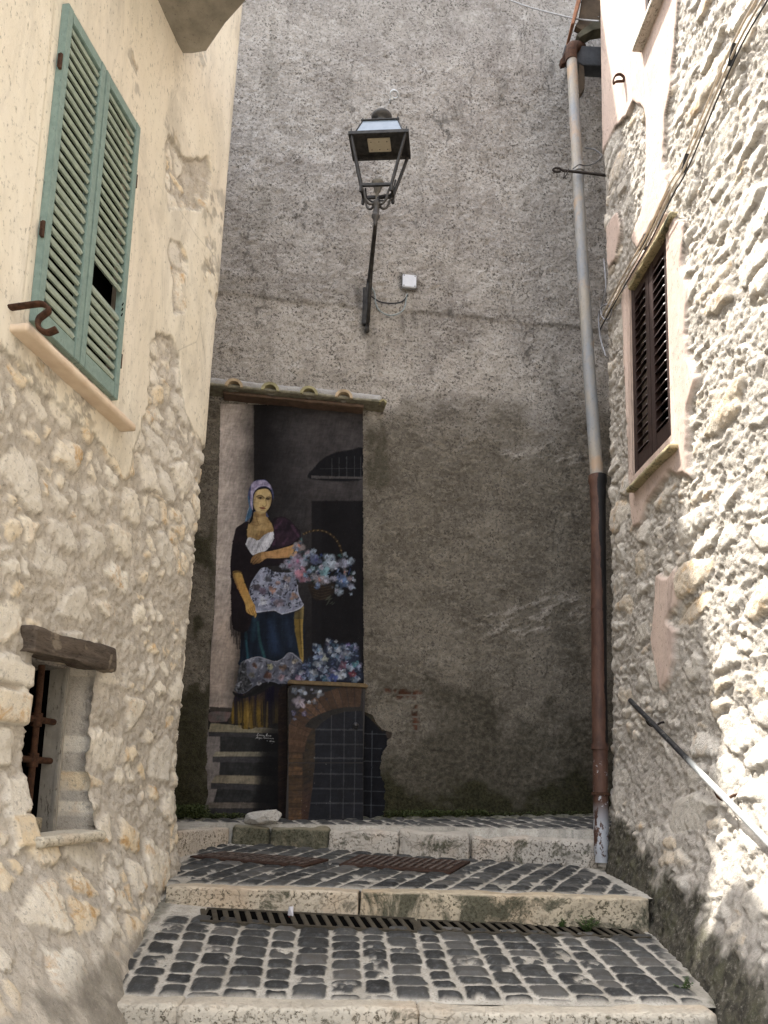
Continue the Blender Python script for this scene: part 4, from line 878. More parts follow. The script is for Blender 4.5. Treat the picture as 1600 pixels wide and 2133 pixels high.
for (a, b, r, c, m_) in [(710, 890, 66, (206, 160, 140), (214, 120, 96)), (650, 900, 46, (190, 160, 156), 0), (600, 1140, 86, (206, 176, 198), (176, 110, 140)), (520, 1140, 56, (200, 186, 202), 0), (690, 1080, 92, (206, 156, 184), (170, 96, 130)), (720, 1160, 66, (200, 150, 180), 0), (765, 1100, 56, (188, 184, 204), 0), (740, 1250, 86, (196, 78, 92), (226, 150, 150)), (810, 1310, 46, (200, 120, 132), 0), (830, 1010, 62, (196, 206, 222), 0), (880, 960, 34, (186, 196, 214), 0), (910, 1060, 76, (84, 84, 140), (60, 60, 110)), (1060, 1080, 90, (196, 204, 214), (150, 160, 176)), (1030, 1140, 70, (176, 196, 206), 0), (1110, 1140, 66, (204, 206, 216), 0), (1240, 1110, 70, (170, 158, 180), 0), (1320, 1080, 48, (180, 190, 204), 0), (1250, 1215, 52, (200, 158, 150), (210, 130, 110)), (950, 1300, 78, (204, 166, 156), (196, 116, 100)), (890, 1260, 50, (176, 150, 150), 0), (1045, 1310, 46, (190, 170, 184), 0), (1120, 1295, 50, (182, 160, 178), 0), (1230, 1330, 78, (86, 122, 190), (60, 80, 150)), (1200, 1270, 56, (60, 70, 130), 0), (1310, 1295, 46, (188, 140, 136), 0), (1190, 1440, 56, (196, 208, 222), 0), (1320, 1380, 50, (170, 160, 184), 0), (1360, 1310, 22, (196, 180, 184), 0), (1360, 1220, 22, (196, 196, 206), 0), (860, 1180, 50, (130, 176, 176), 0), (1010, 1210, 60, (110, 170, 170), 0), (1320, 1470, 24, (170, 180, 196), 0), (920, 1390, 30, (60, 76, 120), 0), (1250, 1010, 34, (180, 196, 206), 0), (960, 1170, 50, (96, 140, 140), 0)]:
    p = ZE_((a, b))[0]; c = [.50 * u + .50 * w_ for u, w_ in zip(c, (158, 176, 196))]; flower(p[0], p[1], r / 5.4, c, m_ or [v * .7 for v in c], 6, 4)
for k in range(70):
    x, y = PR.uniform(600, 744), PR.uniform(1120, 1246)
    if insB(x, y): flower(x, y, PR.uniform(2.5, 5.5), PR.choice([(176, 190, 210), (140, 156, 190), (190, 186, 204), (120, 150, 170), (186, 166, 180)]), (110, 120, 140), 5, 4)
leafy(584, 1118, 744, 1246, 120, [(26, 34, 44), (30, 36, 40), (24, 26, 34)], insB, 4, (1.5, 3.5), .8)
for k in range(10): p = ZE_((PR.uniform(1020, 1120), PR.uniform(1500, 1590)))[0]; blob(p[0], p[1], 4, 1.2, (72, 76, 66), PR.uniform(2, 2.8), .4, .7, 3)
# -- blossom heap on the ledge
HEAP = ZD((880, 400), (960, 330), (1020, 300), (1000, 220), (1030, 190), (1100, 250), (1130, 150), (1170, 140), (1220, 200), (1290, 190), (1400, 200), (1440, 220), (1470, 400), (1470, 560), (1080, 565), (870, 560), (800, 530))
insH = lambda x, y: in_poly(np.array([x]), np.array([y]), HEAP)[0]
poly(HEAP, (44, 50, 66), 4, True, 8, .85)
leafy(612, 1330, 752, 1420, 330, [(60, 72, 100), (84, 96, 130), (40, 44, 60), (110, 122, 156), (70, 100, 120), (30, 34, 46)], insH, 4, (1.6, 5), .85)
for k in range(64):
    x, y = PR.uniform(625, 750), PR.uniform(1340, 1418)
    if insH(x, y): flower(x, y, PR.uniform(4, 8), PR.choice([(150, 166, 190), (176, 188, 206), (128, 144, 180), (190, 198, 208), (110, 136, 160), (160, 156, 184)]), (120, 120, 140), 5, 4)
for (a, b, r, c) in [(1050, 395, 46, (196, 206, 220)), (1120, 350, 40, (176, 180, 170)), (1275, 510, 60, (198, 204, 216)), (1290, 400, 46, (136, 96, 116)), (1390, 495, 40, (150, 76, 90)), (1420, 385, 40, (90, 140, 150)), (860, 530, 44, (184, 150, 176)), (1150, 160, 26, (184, 188, 196)), (1020, 205, 24, (180, 188, 198)), (1170, 240, 26, (184, 190, 204)), (1265, 240, 34, (190, 192, 204)), (1320, 295, 44, (176, 184, 204)), (1345, 210, 28, (112, 96, 150)), (1410, 205, 22, (150, 160, 186)), (1225, 175, 20, (184, 188, 196)), (1170, 275, 28, (176, 186, 204)), (1120, 540, 40, (80, 120, 140)), (1200, 535, 44, (84, 98, 160)), (1400, 550, 36, (140, 160, 176)), (1010, 470, 40, (170, 176, 186))]:
    p = ZD((a, b))[0]; flower(p[0], p[1], r / 4.7, c, (150, 150, 150), 5, 4)
# -- ledge of the brick pier and its side
poly(ZF((30, 200), (135, 150), (160, 180), (160, 1990), (0, 1990), (0, 260)), lambda x, y, d: np.stack([40 + 18 * (fbm(x * .06, y * .25, 3, 25) - .5), 31 + 12 * (fbm(x * .06, y * .25, 3, 25) - .5), 27 + 0 * x], -1), 6, False, 2)
for r in range(1, 11): stroke(ZF((20, 260 + 160 * r), (140, 205 + 160 * r)), 1.0, (66, 56, 50), .5, None, 1.5)
stroke(ZF((145, 190), (150, 760)), 3, (12, 12, 14), .8, None, 2.5)
# -- lattice window painted on the wall to the right of the cabinet
poly(ZF((1060, 480), (1180, 500), (1262, 545), (1330, 660), (1400, 735), (1470, 765), (1462, 830), (1420, 860), (1400, 960), (1360, 1020), (1312, 1120), (1340, 1240), (1390, 1320), (1385, 1450), (1355, 1600), (1385, 1650), (1370, 1800), (1340, 1930), (1060, 1940)), lambda x, y, d: np.stack([25 + 0 * x, 26 + 0 * x, 30 + 0 * x], -1) + (8 * (fbm(x * .1, y * .1, 3, 26) - .5))[..., None], 6, False, 1.2)
poly(ZF((1100, 490), (1185, 505), (1260, 548), (1335, 665), (1400, 740), (1340, 770), (1240, 660), (1170, 590), (1100, 540)), lambda x, y, d: np.stack([58 + 26 * (fbm(x * .2, y * .2, 3, 27) - .5), 52 + 0 * x, 42 + 0 * x], -1), 6, False, 2)
poly(ZF((1385, 745), (1470, 768), (1460, 830), (1420, 858), (1390, 830)), (64, 56, 50), 6, True, 1.5)
for y in (800, 985, 1150, 1350, 1535, 1715): stroke(ZF((1080, y - 8), (1385 if y < 900 else 1330 if y < 1200 else 1370, y)), 2.0, (86, 88, 90), .6, None, 1.2)
stroke(ZF((1205, 760), (1198, 1300), (1190, 1860)), 2.0, (84, 86, 90), .7, None, 1.2)
stroke(ZF((1380, 1600), (1420, 1780), (1380, 1880)), 4, (86, 68, 60), .6, 6, 4)
# -- front of the cabinet: brick arch, lattice and blossoms
CAB = ZF((165, 195), (1092, 200), (1080, 1985), (105, 1998))
CABC = lambda x, y, d: np.stack([50 + 10 * (fbm(x * .1, y * .1, 3, 30) - .5), 47 + 0 * x, 46 + 0 * x], -1)
sl = box_of(590, 1425, 764, 1735); CABM[sl] = in_poly(PXg[sl], PYg[sl], [(594, 1426), (764, 1426), (764, 1735), (594, 1735)])
SAVE = IMG.copy(), RID.copy()
poly([(590, 1424), (766, 1424), (766, 1736), (590, 1736)], CABC, 6, False, 1)
def brickc(x, y, d):
    t = hsh(np.floor(y / 8.5).astype(int), np.floor(y / 8.5).astype(int) * 0 + 3)
    return np.stack([(80 + 26 * (t - .5) + 34 * (fbm(x * .12, y * .2, 3, 31) - .5)), (62 + 16 * (t - .5) + 20 * (fbm(x * .12, y * .2, 3, 31) - .5)), (46 + 10 * (t - .5))], -1)
poly(ZF((150, 700), (335, 690), (310, 1985), (100, 2000)), brickc, None, False, 1.5)
for r in range(16): y = 700 + r * 82; stroke(ZF((140, y + 4), (322, y)), 1.1, (44, 37, 32), .75, None, 1.3)
poly(ZF((320, 700), (480, 720), (470, 1250), (440, 1500), (370, 1960), (300, 1985)), lambda x, y, d: np.stack([56 + 24 * (fbm(x * .1, y * .2, 3, 32) - .5) + 10 * sstep(1600, 1700, y), 48 + 16 * (fbm(x * .1, y * .2, 3, 32) - .5), 40 + 0 * x], -1), None, False, 1.5)
for r in range(14): y = 760 + r * 85; stroke(ZF((325, y), (470 - r * 6, y - 50)), .9, (34, 30, 28), .6, None, 1.3)
cxA, cyA = ZF((1000, 1050))[0]
for k in range(15):                                                  # the ring of arch bricks
    a0, a1 = math.radians(182 + k * 6.2), math.radians(182 + k * 6.2 + 5.7); ri, ro = 98, 141
    el = lambda r, a: (cxA + 1.10 * r * math.cos(a), cyA + r * math.sin(a))
    v = .85 + .4 * PR.random(); c = (84 * v, 64 * v, 50 * v)
    poly([el(ri, a0), el(ro, a0), el(ro, a1), el(ri, a1)], c, None, False, 1.2, .95)
poly(ZF((335, 700), (420, 600), (560, 530), (700, 480), (860, 450), (1085, 455), (1085, 1200), (480, 1200), (480, 740)), (46, 43, 40), None, False, 1.5)
poly(ZF((480, 745), (560, 650), (700, 560), (860, 510), (1085, 500), (1085, 1960), (380, 1960), (440, 1500), (470, 1200)), lambda x, y, d: np.stack([31 + 0 * x, 32 + 0 * x, 37 + 0 * x], -1) + (9 * (fbm(x * .08, y * .08, 3, 33) - .5))[..., None], None, False, 1.5)
for y, x0 in ((742, 480), (930, 470), (1108, 460), (1310, 450), (1498, 440), (1685, 425)): stroke(ZF((x0, y), (1085, y + 5)), 1.9, (88, 88, 88), .6, None, 1.2); stroke(ZF((x0, y - 10), (1085, y - 6)), .8, (130, 130, 130), .4, None, 1.2)
for x, y0 in ((685, 560), (850, 515), (992, 505)): stroke(ZF((x, y0), (x - 8, 1200), (x - 20, 1880)), 1.9, (86, 87, 88), .6, None, 1.2)
poly(ZF((380, 1890), (660, 1880), (1060, 1870), (1070, 1990), (360, 1990)), (52, 52, 54), None, True, 6, .7)
leafy(606, 1432, 690, 1500, 60, [(36, 40, 52), (52, 56, 72), (30, 32, 40)], None, None, (2, 5), .6)
for (a, b, r, c) in [(215, 240, 52, (150, 160, 176)), (320, 250, 66, (188, 198, 216)), (515, 280, 66, (190, 198, 210)), (430, 225, 20, (150, 150, 170)), (275, 385, 84, (196, 184, 196)), (395, 390, 34, (184, 190, 202)), (470, 385, 36, (178, 184, 200)), (195, 520, 40, (112, 108, 140)), (335, 535, 46, (126, 118, 150)), (215, 600, 32, (120, 124, 150)), (450, 270, 26, (110, 112, 130))]:
    p = ZF((a, b))[0]; flower(p[0], p[1], r / 6.15, c, (150, 140, 130), 5, None)
for k in range(14): p = ZF((PR.uniform(150, 1060), PR.uniform(900, 1950)))[0]; blob(p[0], p[1], PR.uniform(.5, 1.4), PR.uniform(.4, .8), (150, 146, 140), PR.random() * 3, .4, .7)
CABIMG = IMG.copy(); IMG, RID = SAVE
# signature in white script on the top step: the marks as they read from the street
def script(x, y, w, h, n, seed):
    r = random.Random(seed); pts = []
    for k in range(n * 2 + 1): pts.append((x + w * k / (n * 2), y + (h * (-.5 if k % 2 else .25) * r.uniform(.5, 1.1)) + .6 * k / n))
    stroke(pts, .75, (205, 203, 200), .9, None, .8)
def cap_l(x, y): stroke([(x + 2.6, y - 3), (x + 1.2, y - .5), (x - .3, y + 1.6), (x + 2.2, y + 1.6)], .85, (210, 208, 205), .95, None, .8); stroke([(x + 1.5, y - 3.2), (x + 3.2, y - 3.0)], .7, (210, 208, 205), .8, None, .8)
def cap_a(x, y): stroke([(x - .8, y + 2), (x + 2.6, y - 2.6), (x + 3.4, y + 2)], .85, (210, 208, 205), .95, None, .8, False); stroke([(x + .4, y + .4), (x + 3.2, y + .2)], .7, (210, 208, 205), .9)
cap_l(536, 1531); script(540, 1532, 12.5, 2.2, 7, 1)
stroke([(555.4, 1534), (556, 1529.6), (558, 1530.2), (556.4, 1532), (558.6, 1533.6)], .85, (210, 208, 205), .95, None, .8); script(559.5, 1533, 5.5, 2.2, 3, 2)
cap_a(534.5, 1537); script(539, 1537.6, 8, 2.2, 5, 3); stroke([(541, 1538), (540.4, 1541)], .7, (205, 203, 200), .8)
stroke([(552.6, 1536), (550.8, 1535.4), (549.6, 1537.6), (551.4, 1539), (552.6, 1537.6)], .85, (210, 208, 205), .95, None, .8); script(553.4, 1538.2, 17.5, 2.0, 10, 4)
stroke([(556.6, 1543.4), (558.6, 1544)], .8, (200, 200, 206), .8); script(562.4, 1544.4, 10, 2.2, 6, 5); stroke([(565, 1548), (567, 1549), (569, 1548.2)], .7, (150, 150, 156), .6)

# ------------------------------------------------------------------ from canvas to wall
def brushed(im):
    br = fbm(PXg * .35 + PYg * .10, PYg * .09 - PXg * .04, 4, 60, .65) - .5; br2 = fbm(PXg * .09 - PYg * .05, PYg * .32, 4, 61, .65) - .5; cl_ = fbm(PXg * .03, PYg * .03, 4, 62, .6) - .5
    k = 1 + .34 * br + .26 * br2 + .30 * cl_; out_ = im * k[..., None]
    fw_ = 2.0 + 3.5 * (RID == 4); dx = (fw_ * (fbm(PXg * .22, PYg * .22, 3, 63) - .5)).round().astype(int); dy = (fw_ * (fbm(PXg * .22, PYg * .22, 3, 64) - .5)).round().astype(int)
    jj, ii = np.clip(np.arange(CH)[:, None] + dy, 0, CH - 1), np.clip(np.arange(CW)[None] + dx, 0, CW - 1)
    return np.where((np.hypot((PXg - 545) / 34, (PYg - 1040) / 44) < 1)[..., None], out_, out_[jj, ii])
IMG = brushed(IMG); CABIMG = brushed(CABIMG)
KM = .72                                                             # paint reflectance over the value seen in the lane's shade
def to_albedo(c):
    c = np.clip(c / 255, 0, 1); c = np.where(c <= .04045, c / 12.92, ((c + .055) / 1.055) ** 2.4)
    return np.clip(c * KM, .002, .85)
def mat_paint(name, rough=.75):
    q = Mt(name); c = q.acol('paint'); n = q.noise(24, 5, .65)
    c = q.mix(.16, c, q.mix(n, (0, 0, 0), (1, 1, 1)), 'OVERLAY')
    wear = q.rng(q.noise(130, 3, .7), .66, .72, 0, .14); c = q.mix(wear, c, (.22, .2, .18))
    return q.out(c, rough, q.bump(q.math('ADD', q.noise(40, 4), q.math('MULTIPLY', q.noise(140, 3), .5)), .35, .006), spec=.08)
MPT = mat_paint('mural_paint')
MU = thing('mural', 'painted wall mural of a headscarfed flower seller with basket beneath a tiled canopy', 'mural', Bpt(-.75, -.3, .006))
gx = np.arange(CW + 1) + CX0; gy = np.arange(CH + 1) + CY0
GX, GY = np.meshgrid(gx, gy, indexing='ij')
d = FW[None, None] + ((GX - CX) / F)[..., None] * RT - ((GY - CY) / F)[..., None] * UP
def sheet(off):
    q = BP0 + BN3 * off; t = np.dot(q - EYE, BN3) / (d @ BN3); return EYE + d * t[..., None]
edgew = 3.0 * (fbm(PXg * .07, PYg * .07, 4, 40, .6) - .5) * (1 + 2.5 * sstep(1480, 1560, PYg))
INM = in_poly(PXg + edgew, PYg + edgew * .4, [(460, 841), (756, 848), (757.5, 1425), (758, 1440), (758, 1482), (764, 1484), (777, 1490), (786, 1508), (797, 1520), (818, 1526), (816, 1536), (809, 1542), (806, 1558), (800, 1568), (792, 1584), (797, 1602), (805, 1616), (804, 1636), (799, 1662), (804, 1670), (802, 1695), (798, 1714), (757, 1719), (757, 1735), (560, 1735), (428, 1712), (424, 1690), (432, 1650), (430, 1600), (431, 1560), (434, 1500), (440, 1344), (447, 1280), (454, 1060)])
wall_v = sheet(.007)
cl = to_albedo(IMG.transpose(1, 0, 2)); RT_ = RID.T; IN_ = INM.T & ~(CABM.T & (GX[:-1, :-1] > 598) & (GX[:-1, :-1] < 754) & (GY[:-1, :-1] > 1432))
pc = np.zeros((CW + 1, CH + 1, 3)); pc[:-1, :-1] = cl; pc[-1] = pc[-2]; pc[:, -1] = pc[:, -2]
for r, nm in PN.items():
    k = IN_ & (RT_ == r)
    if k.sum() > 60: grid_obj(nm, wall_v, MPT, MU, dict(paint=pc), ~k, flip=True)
# ------------------------------------------------------------------ cabinet with the painting carried over its doors
cab_w = .13
CB = thing('utility_cabinet', 'metal street cabinet painted as a brick arch with iron lattice below the mural', 'cabinet', Bpt(*Buv(680, 1718), cab_w / 2))
cv = sheet(cab_w); MPC = mat_paint('cabinet_paint', .5)
ccl = np.zeros((CW + 1, CH + 1, 3)); ccl[:-1, :-1] = to_albedo(CABIMG.transpose(1, 0, 2)); ccl[-1] = ccl[-2]
def cabpart(nm, x0, x1, y0, y1):
    k = (GX[:-1, :-1] >= x0) & (GX[:-1, :-1] < x1) & (GY[:-1, :-1] >= y0) & (GY[:-1, :-1] < y1)
    return grid_obj(nm, cv, MPC, CB, dict(paint=ccl), ~k, flip=True)
up_d = cabpart('door', 601, 757, 1430, 1588); lo_d = cabpart('lower_door', 601, 757, 1590, 1721)
MDK = simple('cabinet_dark', (.028, .023, .02), .6)
ca, cb, cc = Buv(600, 1580, cab_w)[0], Buv(757.5, 1580, cab_w)[0], Buv(680, 1722, cab_w)[1]; ct = Buv(680, 1429, cab_w)[1]
m = MB(); m.box(Bpt((ca + cb) / 2, (cc + ct) / 2 - .02, cab_w / 2 - .003), (BT3, BN3, ZZ), ((cb - ca) / 2, cab_w / 2 - .002, (ct - cc) / 2 + .02), .004); m.build('body', MDK, CB)
MLG = simple('cabinet_ledge', (.16, .105, .045), .6, .45, 30)
m = MB(); m.box(Bpt((ca + cb) / 2 - .005, ct + .012, cab_w / 2 + .008), (unit(BT3 - ZZ * .012), BN3, ZZ), ((cb - ca) / 2 + .022, cab_w / 2 + .014, .011), .005)
m.box(Bpt((ca + cb) / 2 - .005, ct + .028, cab_w / 2), (unit(BT3 - ZZ * .012), BN3, ZZ), ((cb - ca) / 2 + .012, cab_w / 2 + .004, .005), .003); m.build('top_ledge', MLG, CB)
c = on_plane(741, 1512, BP0 + BN3 * cab_w, BN3); m = MB(); m.lathe(c, [(.026, .0), (.026, .006), (.021, .012), (.009, .013), (.009, .016), (0, .016)], 20, (BT3, ZZ, BN3)); m.build('lock', simple('lock_metal', (.05, .05, .052), .4, metal=.6), up_d)
# ------------------------------------------------------------------ shutters and windows
def louvre_leaf(org, U, V, W, w, h, st, top, bot, n, th, tilt, skip=(), dep=.035, mid=None, extra=0.0):
    """one louvred leaf: returns frame and slats; U across, V up, W outwards from the wall"""
    fr, sl = MB(), MB()
    at = lambda u, v, o=0.0: org + U * u + V * v + W * o
    for (a, b, c, e) in ((0, st, 0, h), (w - st, w, 0, h)): fr.box(at((a + b) / 2, (c + e) / 2), (U, V, W), ((b - a) / 2, (e - c) / 2, dep / 2), .003)
    fr.box(at(w / 2, h - top / 2, -.001), (U, V, W), (w / 2 - st, top / 2, dep / 2 - .001), .003)
    fr.box(at(w / 2, bot / 2, -.001), (U, V, W), (w / 2 - st, bot / 2, dep / 2 - .001), .003)
    if mid: fr.box(at(w / 2, mid, -.001), (U, V, W), (w / 2 - st, bot * .4, dep / 2 - .001), .003)
    v0, v1 = bot, h - top; pitch = (v1 - v0) / n
    c, s = math.cos(tilt), math.sin(tilt)
    for k in range(n):
        if k in skip: continue
        j = random.uniform(-.07, .07); c, s = math.cos(tilt + j), math.sin(tilt + j)
        D = -V * s + W * c; N = V * c + W * s                            # slat depth axis runs out and down
        mid_ = at(w / 2 + random.uniform(-.0008, .0008), v0 + pitch * (k + .5), .002); dd = pitch * .53; hw = w / 2 - st + extra
        vs = []
        for u in (-1, -.86, .86, 1):
            e = dd if abs(u) < .95 else dd * .35                          # rounded ends as on old pivoting slats
            for (a, b) in ((-1, 0), (-.7, 1), (.7, 1), (1, 0), (.7, -1), (-.7, -1)): vs.append(mid_ + U * hw * u + D * (e * a) + N * (th / 2 * b))
        sl.add(vs, [(i * 6 + q, i * 6 + (q + 1) % 6, i * 6 + 6 + (q + 1) % 6, i * 6 + 6 + q) for i in range(3) for q in range(6)] + [(5, 4, 3, 2, 1, 0), (18, 19, 20, 21, 22, 23)])
    return fr, sl
def mat_worn_paint(name, c, c2, bare, sc=30, wear=.62, rough=.6):
    q = Mt(name); n = q.noise(sc, 6, .7); n2 = q.noise(sc * 5, 4, .7, q.scl((1, 1, .25)))
    k = q.mix(q.rng(n, .35, .65), c2, c); k = q.mix(q.rng(n2, wear, wear + .06, 0, .9), k, bare)
    return q.out(k, rough, q.bump(q.math('ADD', n2, n), .4, .003), spec=.3)
M_GREEN = mat_worn_paint('weathered_green_paint', (.225, .30, .262), (.165, .232, .205), (.08, .095, .085))
M_SLATG = mat_worn_paint('pale_green_slats', (.325, .37, .295), (.24, .28, .225), (.12, .12, .09), 22, .64)
M_BROWN = mat_worn_paint('brown_shutter_paint', (.038, .022, .018), (.028, .016, .014), (.06, .045, .04), 25, .68, .45)
M_RUST = simple('rusted_iron', (.085, .040, .022), .85, .6, 40, .2, .6)
M_IRON = simple('dark_iron', (.035, .028, .024), .7, .4, 40, .4, .4)
M_SILL = simple('sill_stone', (.70, .57, .43), .7, .18, 9, 0, .3, (.60, .46, .33))
M_SILLM = mat_travertine('sill_stone_mossy', (.40, .34, .20), (.10, .09, .04), .3, 9)
q = Mt('dark_interior'); M_DARK = q.out((.004, .0038, .0035), 1.0, None, 0, .0)  # near-black colour carries the shade inside windows and slots

def hinge(c, U, V, W, par, m):
    b = MB(); b.tube([c - V * .035, c + V * .035], .008, 8); b.box(c - U * .0 - W * .006, (U, V, W), (.010, .032, .004), .002); b.build('hinge', m, par)
# green shutters of the left house
base = Lpt(su0, sz0, .030); wL = su1 - su0; hL = sz1 - sz0
um = Luv(188, 440, .03)[0] - su0
for (a, b, k) in ((0, um - .002, 0), (um + .002, wL, 1)):
    fr, sl = louvre_leaf(base + LT3 * a, LT3, ZZ, LN3, b - a, hL, .040, .055, .075, 27, .018, 1.10, skip=(7, 8) if k else (), extra=-.001)
    f = fr.build('shutter', M_GREEN, LH); meta(f, ('green shutter leaf with all its slats', 'green shutter leaf with two slats missing')[k])
    sl.build('slats', M_SLATG, f)
    u = -.006 if k == 0 else wL + .006
    for v in (.27, .80) if k == 0 else (.14, .80): hinge(base + LT3 * u + ZZ * hL * v + LN3 * .010, LT3, ZZ, LN3, f, M_RUST)
    if k:                                                                # slots of the lost slats
        pb = MB()
        for j in range(3): pb.box(base + LT3 * (b - .034) + ZZ * (.075 + (hL - .13) / 27 * (7 + .55 * j)) + LN3 * .0195, (unit(LT3 * .5 + ZZ), unit(-LT3 + ZZ * .5), LN3), (.011, .003, .001))
        pb.build('slat_slot', M_DARK, f)
b = MB(); q = LP0; b.box(Lpt((su0 + su1) / 2, (sz0 + sz1) / 2 + .02, -.075), (LT3, ZZ, LN3), (wL / 2 + .05, hL / 2 + .09, .01)); b.build('window_recess', M_DARK, LH)
s0, s1 = Luv(56, 672, .09)[0], Luv(281, 900, .09)[0]; zs = Luv(281, 900, .09)[1]
rough_block('window_sill', Lpt((s0 + s1) / 2, zs + .019, .02), (LT3, LN3, ZZ), ((s1 - s0) / 2, .075, .016), M_SILL, LH, .014, .004, .0015, 20, 31)
# rust-brown wrought shutter hook
y0 = Lpt(*Luv(15, 640))[1] - .01
hk = [P(14, 642, y0), P(50, 637, y0 + .005), P(84, 633, y0 + .01), P(97, 638, y0 + .012), P(102, 647, y0 + .012), P(93, 655, y0 + .01), P(82, 664, y0 + .008), P(79, 677, y0 + .006), P(86, 688, y0 + .004), P(100, 693, y0 + .002), P(119, 686, y0)]
b = MB(); b.tube(spline(hk, 5), .0115, 8, True, (.85, 1.5)); b.build('shutter_hook', M_RUST, LH)
# overhanging concrete corbel under the upper storey
p0 = Lpt(*Luv(372, 110)); n3 = np.array([0, 0, 1.])
pts = [on_plane(x, y, p0, n3) for x, y in ((372, 110), (400, 113), (430, 108), (470, 50), (515, 0), (560, -60), (620, -150), (500, -420), (240, -240), (305, -10))]
pts[0] = pts[0] - LN3 * .05; pts[-1] = pts[-1] - LN3 * .05; pts[-2] = pts[-2] - LN3 * .05
b = MB(); b.quadbox(pts, ZZ, .22); q = Mt('corbel_concrete'); n = q.noise(6, 6, .65)
c = q.mix(q.rng(n, .35, .65), (.20, .18, .145), (.32, .29, .235)); c = q.mix(q.rng(q.noise(60, 4), .6, .7, 0, .5), c, (.08, .07, .06))
b.build('corbel', q.out(c, .9, q.bump(q.noise(40, 6, .7), .5, .008)), LH, .012)
# small barred window of the left house
q = Mt('weathered_beam'); n = q.noise(9, 6, .7, q.scl((1, .35, 2.6)), .5); n2 = q.noise(50, 4, .7, q.scl((1, .3, 2)))
c = q.mix(q.rng(n, .35, .65), (.058, .045, .034), (.135, .106, .082)); c = q.mix(q.rng(q.noise(7, 3), .62, .66, 0, .7), c, (.26, .215, .16)); c = q.mix(q.rng(n2, .56, .64, 0, .7), c, (.03, .02, .014))
M_BEAM = q.out(c, .85, q.bump(q.math('ADD', n, n2), .8, .008))
s0, s1 = Luv(47, 1318)[0], Luv(215, 1390)[0]; za, zb = Luv(140, 1366)[1], Luv(140, 1334)[1]
rough_block('lintel', Lpt((s0 + s1) / 2, (Luv(60, 1320, .03)[1] + Luv(215, 1385, .03)[1]) / 2 + .005, -.015), (unit(LT3 + ZZ * .035), LN3, unit(ZZ - LT3 * .035)), ((s1 - s0) / 2, .075, .052), M_BEAM, LH, .010, .008, .010, 14, 33, .028)
wb = -Lrev
b = MB(); b.box(Lpt((wu0 + wu1) / 2, (wz0 + wz1) / 2, wb - .01), (LT3, ZZ, LN3), ((wu1 - wu0) / 2 + .2, (wz1 - wz0) / 2 + .12, .01)); b.build('window_recess', M_DARK, LH)
def side(nm, u0, u1, w0, w1, z0, z1, m, n, sd, amp):     # a stretch of the deep jamb
    return rough_block(nm, Lpt((u0 + u1) / 2, (z0 + z1) / 2, (w0 + w1) / 2), (LT3, LN3, ZZ), (abs(u1 - u0) / 2, abs(w1 - w0) / 2, (z1 - z0) / 2), m, LH, .012, .008, amp, 22, sd, amp)
M_JAMB = mat_travertine('jamb_stone', (.34, .31, .275), (.12, .11, .11), .05, 10)
M_PALEW = mat_worn_paint('faded_window_board', (.34, .315, .27), (.25, .23, .195), (.10, .085, .065), 14, .6, .85)
side('jamb', wu0 - .075, wu0 - .045, -.10, wb, wz0 - .04, wz1 + .06, M_JAMB, 1, 42, .006)
side('ceiling_stone', wu0 - .05, wu1 + .05, -.12, wb, wz1 - .01, wz1 + .06, M_JAMB, 1, 43, .006)
side('sill_bed', wu0 - .05, wu1 + .05, -.11, wb, wz0 - .07, wz0 - .005, M_JAMB, 1, 44, .006)
bd = MB(); bd.box(Lpt(wu1 - .006, (wz0 + wz1) / 2, -.165), (LT3, ZZ, LN3), (.012, (wz1 - wz0) / 2, .044), .003); bd.box(Lpt(wu1 - .014, (wz0 + wz1) / 2, -.124), (LT3, ZZ, LN3), (.011, (wz1 - wz0) / 2, .011), .004)
bd.build('window_board', M_PALEW, LH)
ub = Luv(69, 1580, -.165)[0]; dk = MB(); dk.box(Lpt(wu1 + .004, (wz0 + wz1) / 2, -.29), (LT3, ZZ, LN3), (.012, (wz1 - wz0) / 2 + .05, .079)); dk.build('dark_reveal', M_DARK, LH)
for v in (Luv(103, 1503, -.165)[1], Luv(103, 1585, -.165)[1]):
    b = MB(); b.tube([Lpt(wu0 - .05, v + .004, -.165), Lpt(wu1 - .012, v, -.165)], .015, 10); b.build('bar', M_RUST, LH)
    k = MB(); c = Lpt(ub, v, -.165); k.tube([c - LT3 * .001 - ZZ * .030, c + ZZ * .030], .024, 10); k.build('bar_boss', M_RUST, LH)
for u in (ub, ub - .15):
    b = MB(); b.tube([Lpt(u, wz0 - .02, -.165), Lpt(u, wz1 + .02, -.165)], .015, 10); b.build('bar', M_RUST, LH)
side('block_stone', wu0 - .02, wu1 - .13, -.10, -.22, wz0 - .01, wz0 + .075, mat_travertine('block_stone', (.42, .37, .27), (.13, .11, .07), .12, 12), 1, 45, .006)
s0, s1 = Luv(34, 1750, .05)[0], Luv(177, 1742, .05)[0]; zz = Luv(110, 1750, .06)[1]
rough_block('window_sill', Lpt((s0 + s1) / 2, zz + .006, Lbulge(-1, zz) * .5 + .035), (LT3, LN3, ZZ), ((s1 - s0) / 2, .085, .024), mat_travertine('sill_rounded', (.66, .60, .48), (.3, .26, .2), .0, 13), LH, .01, .022, .003, 16, 46, .004)

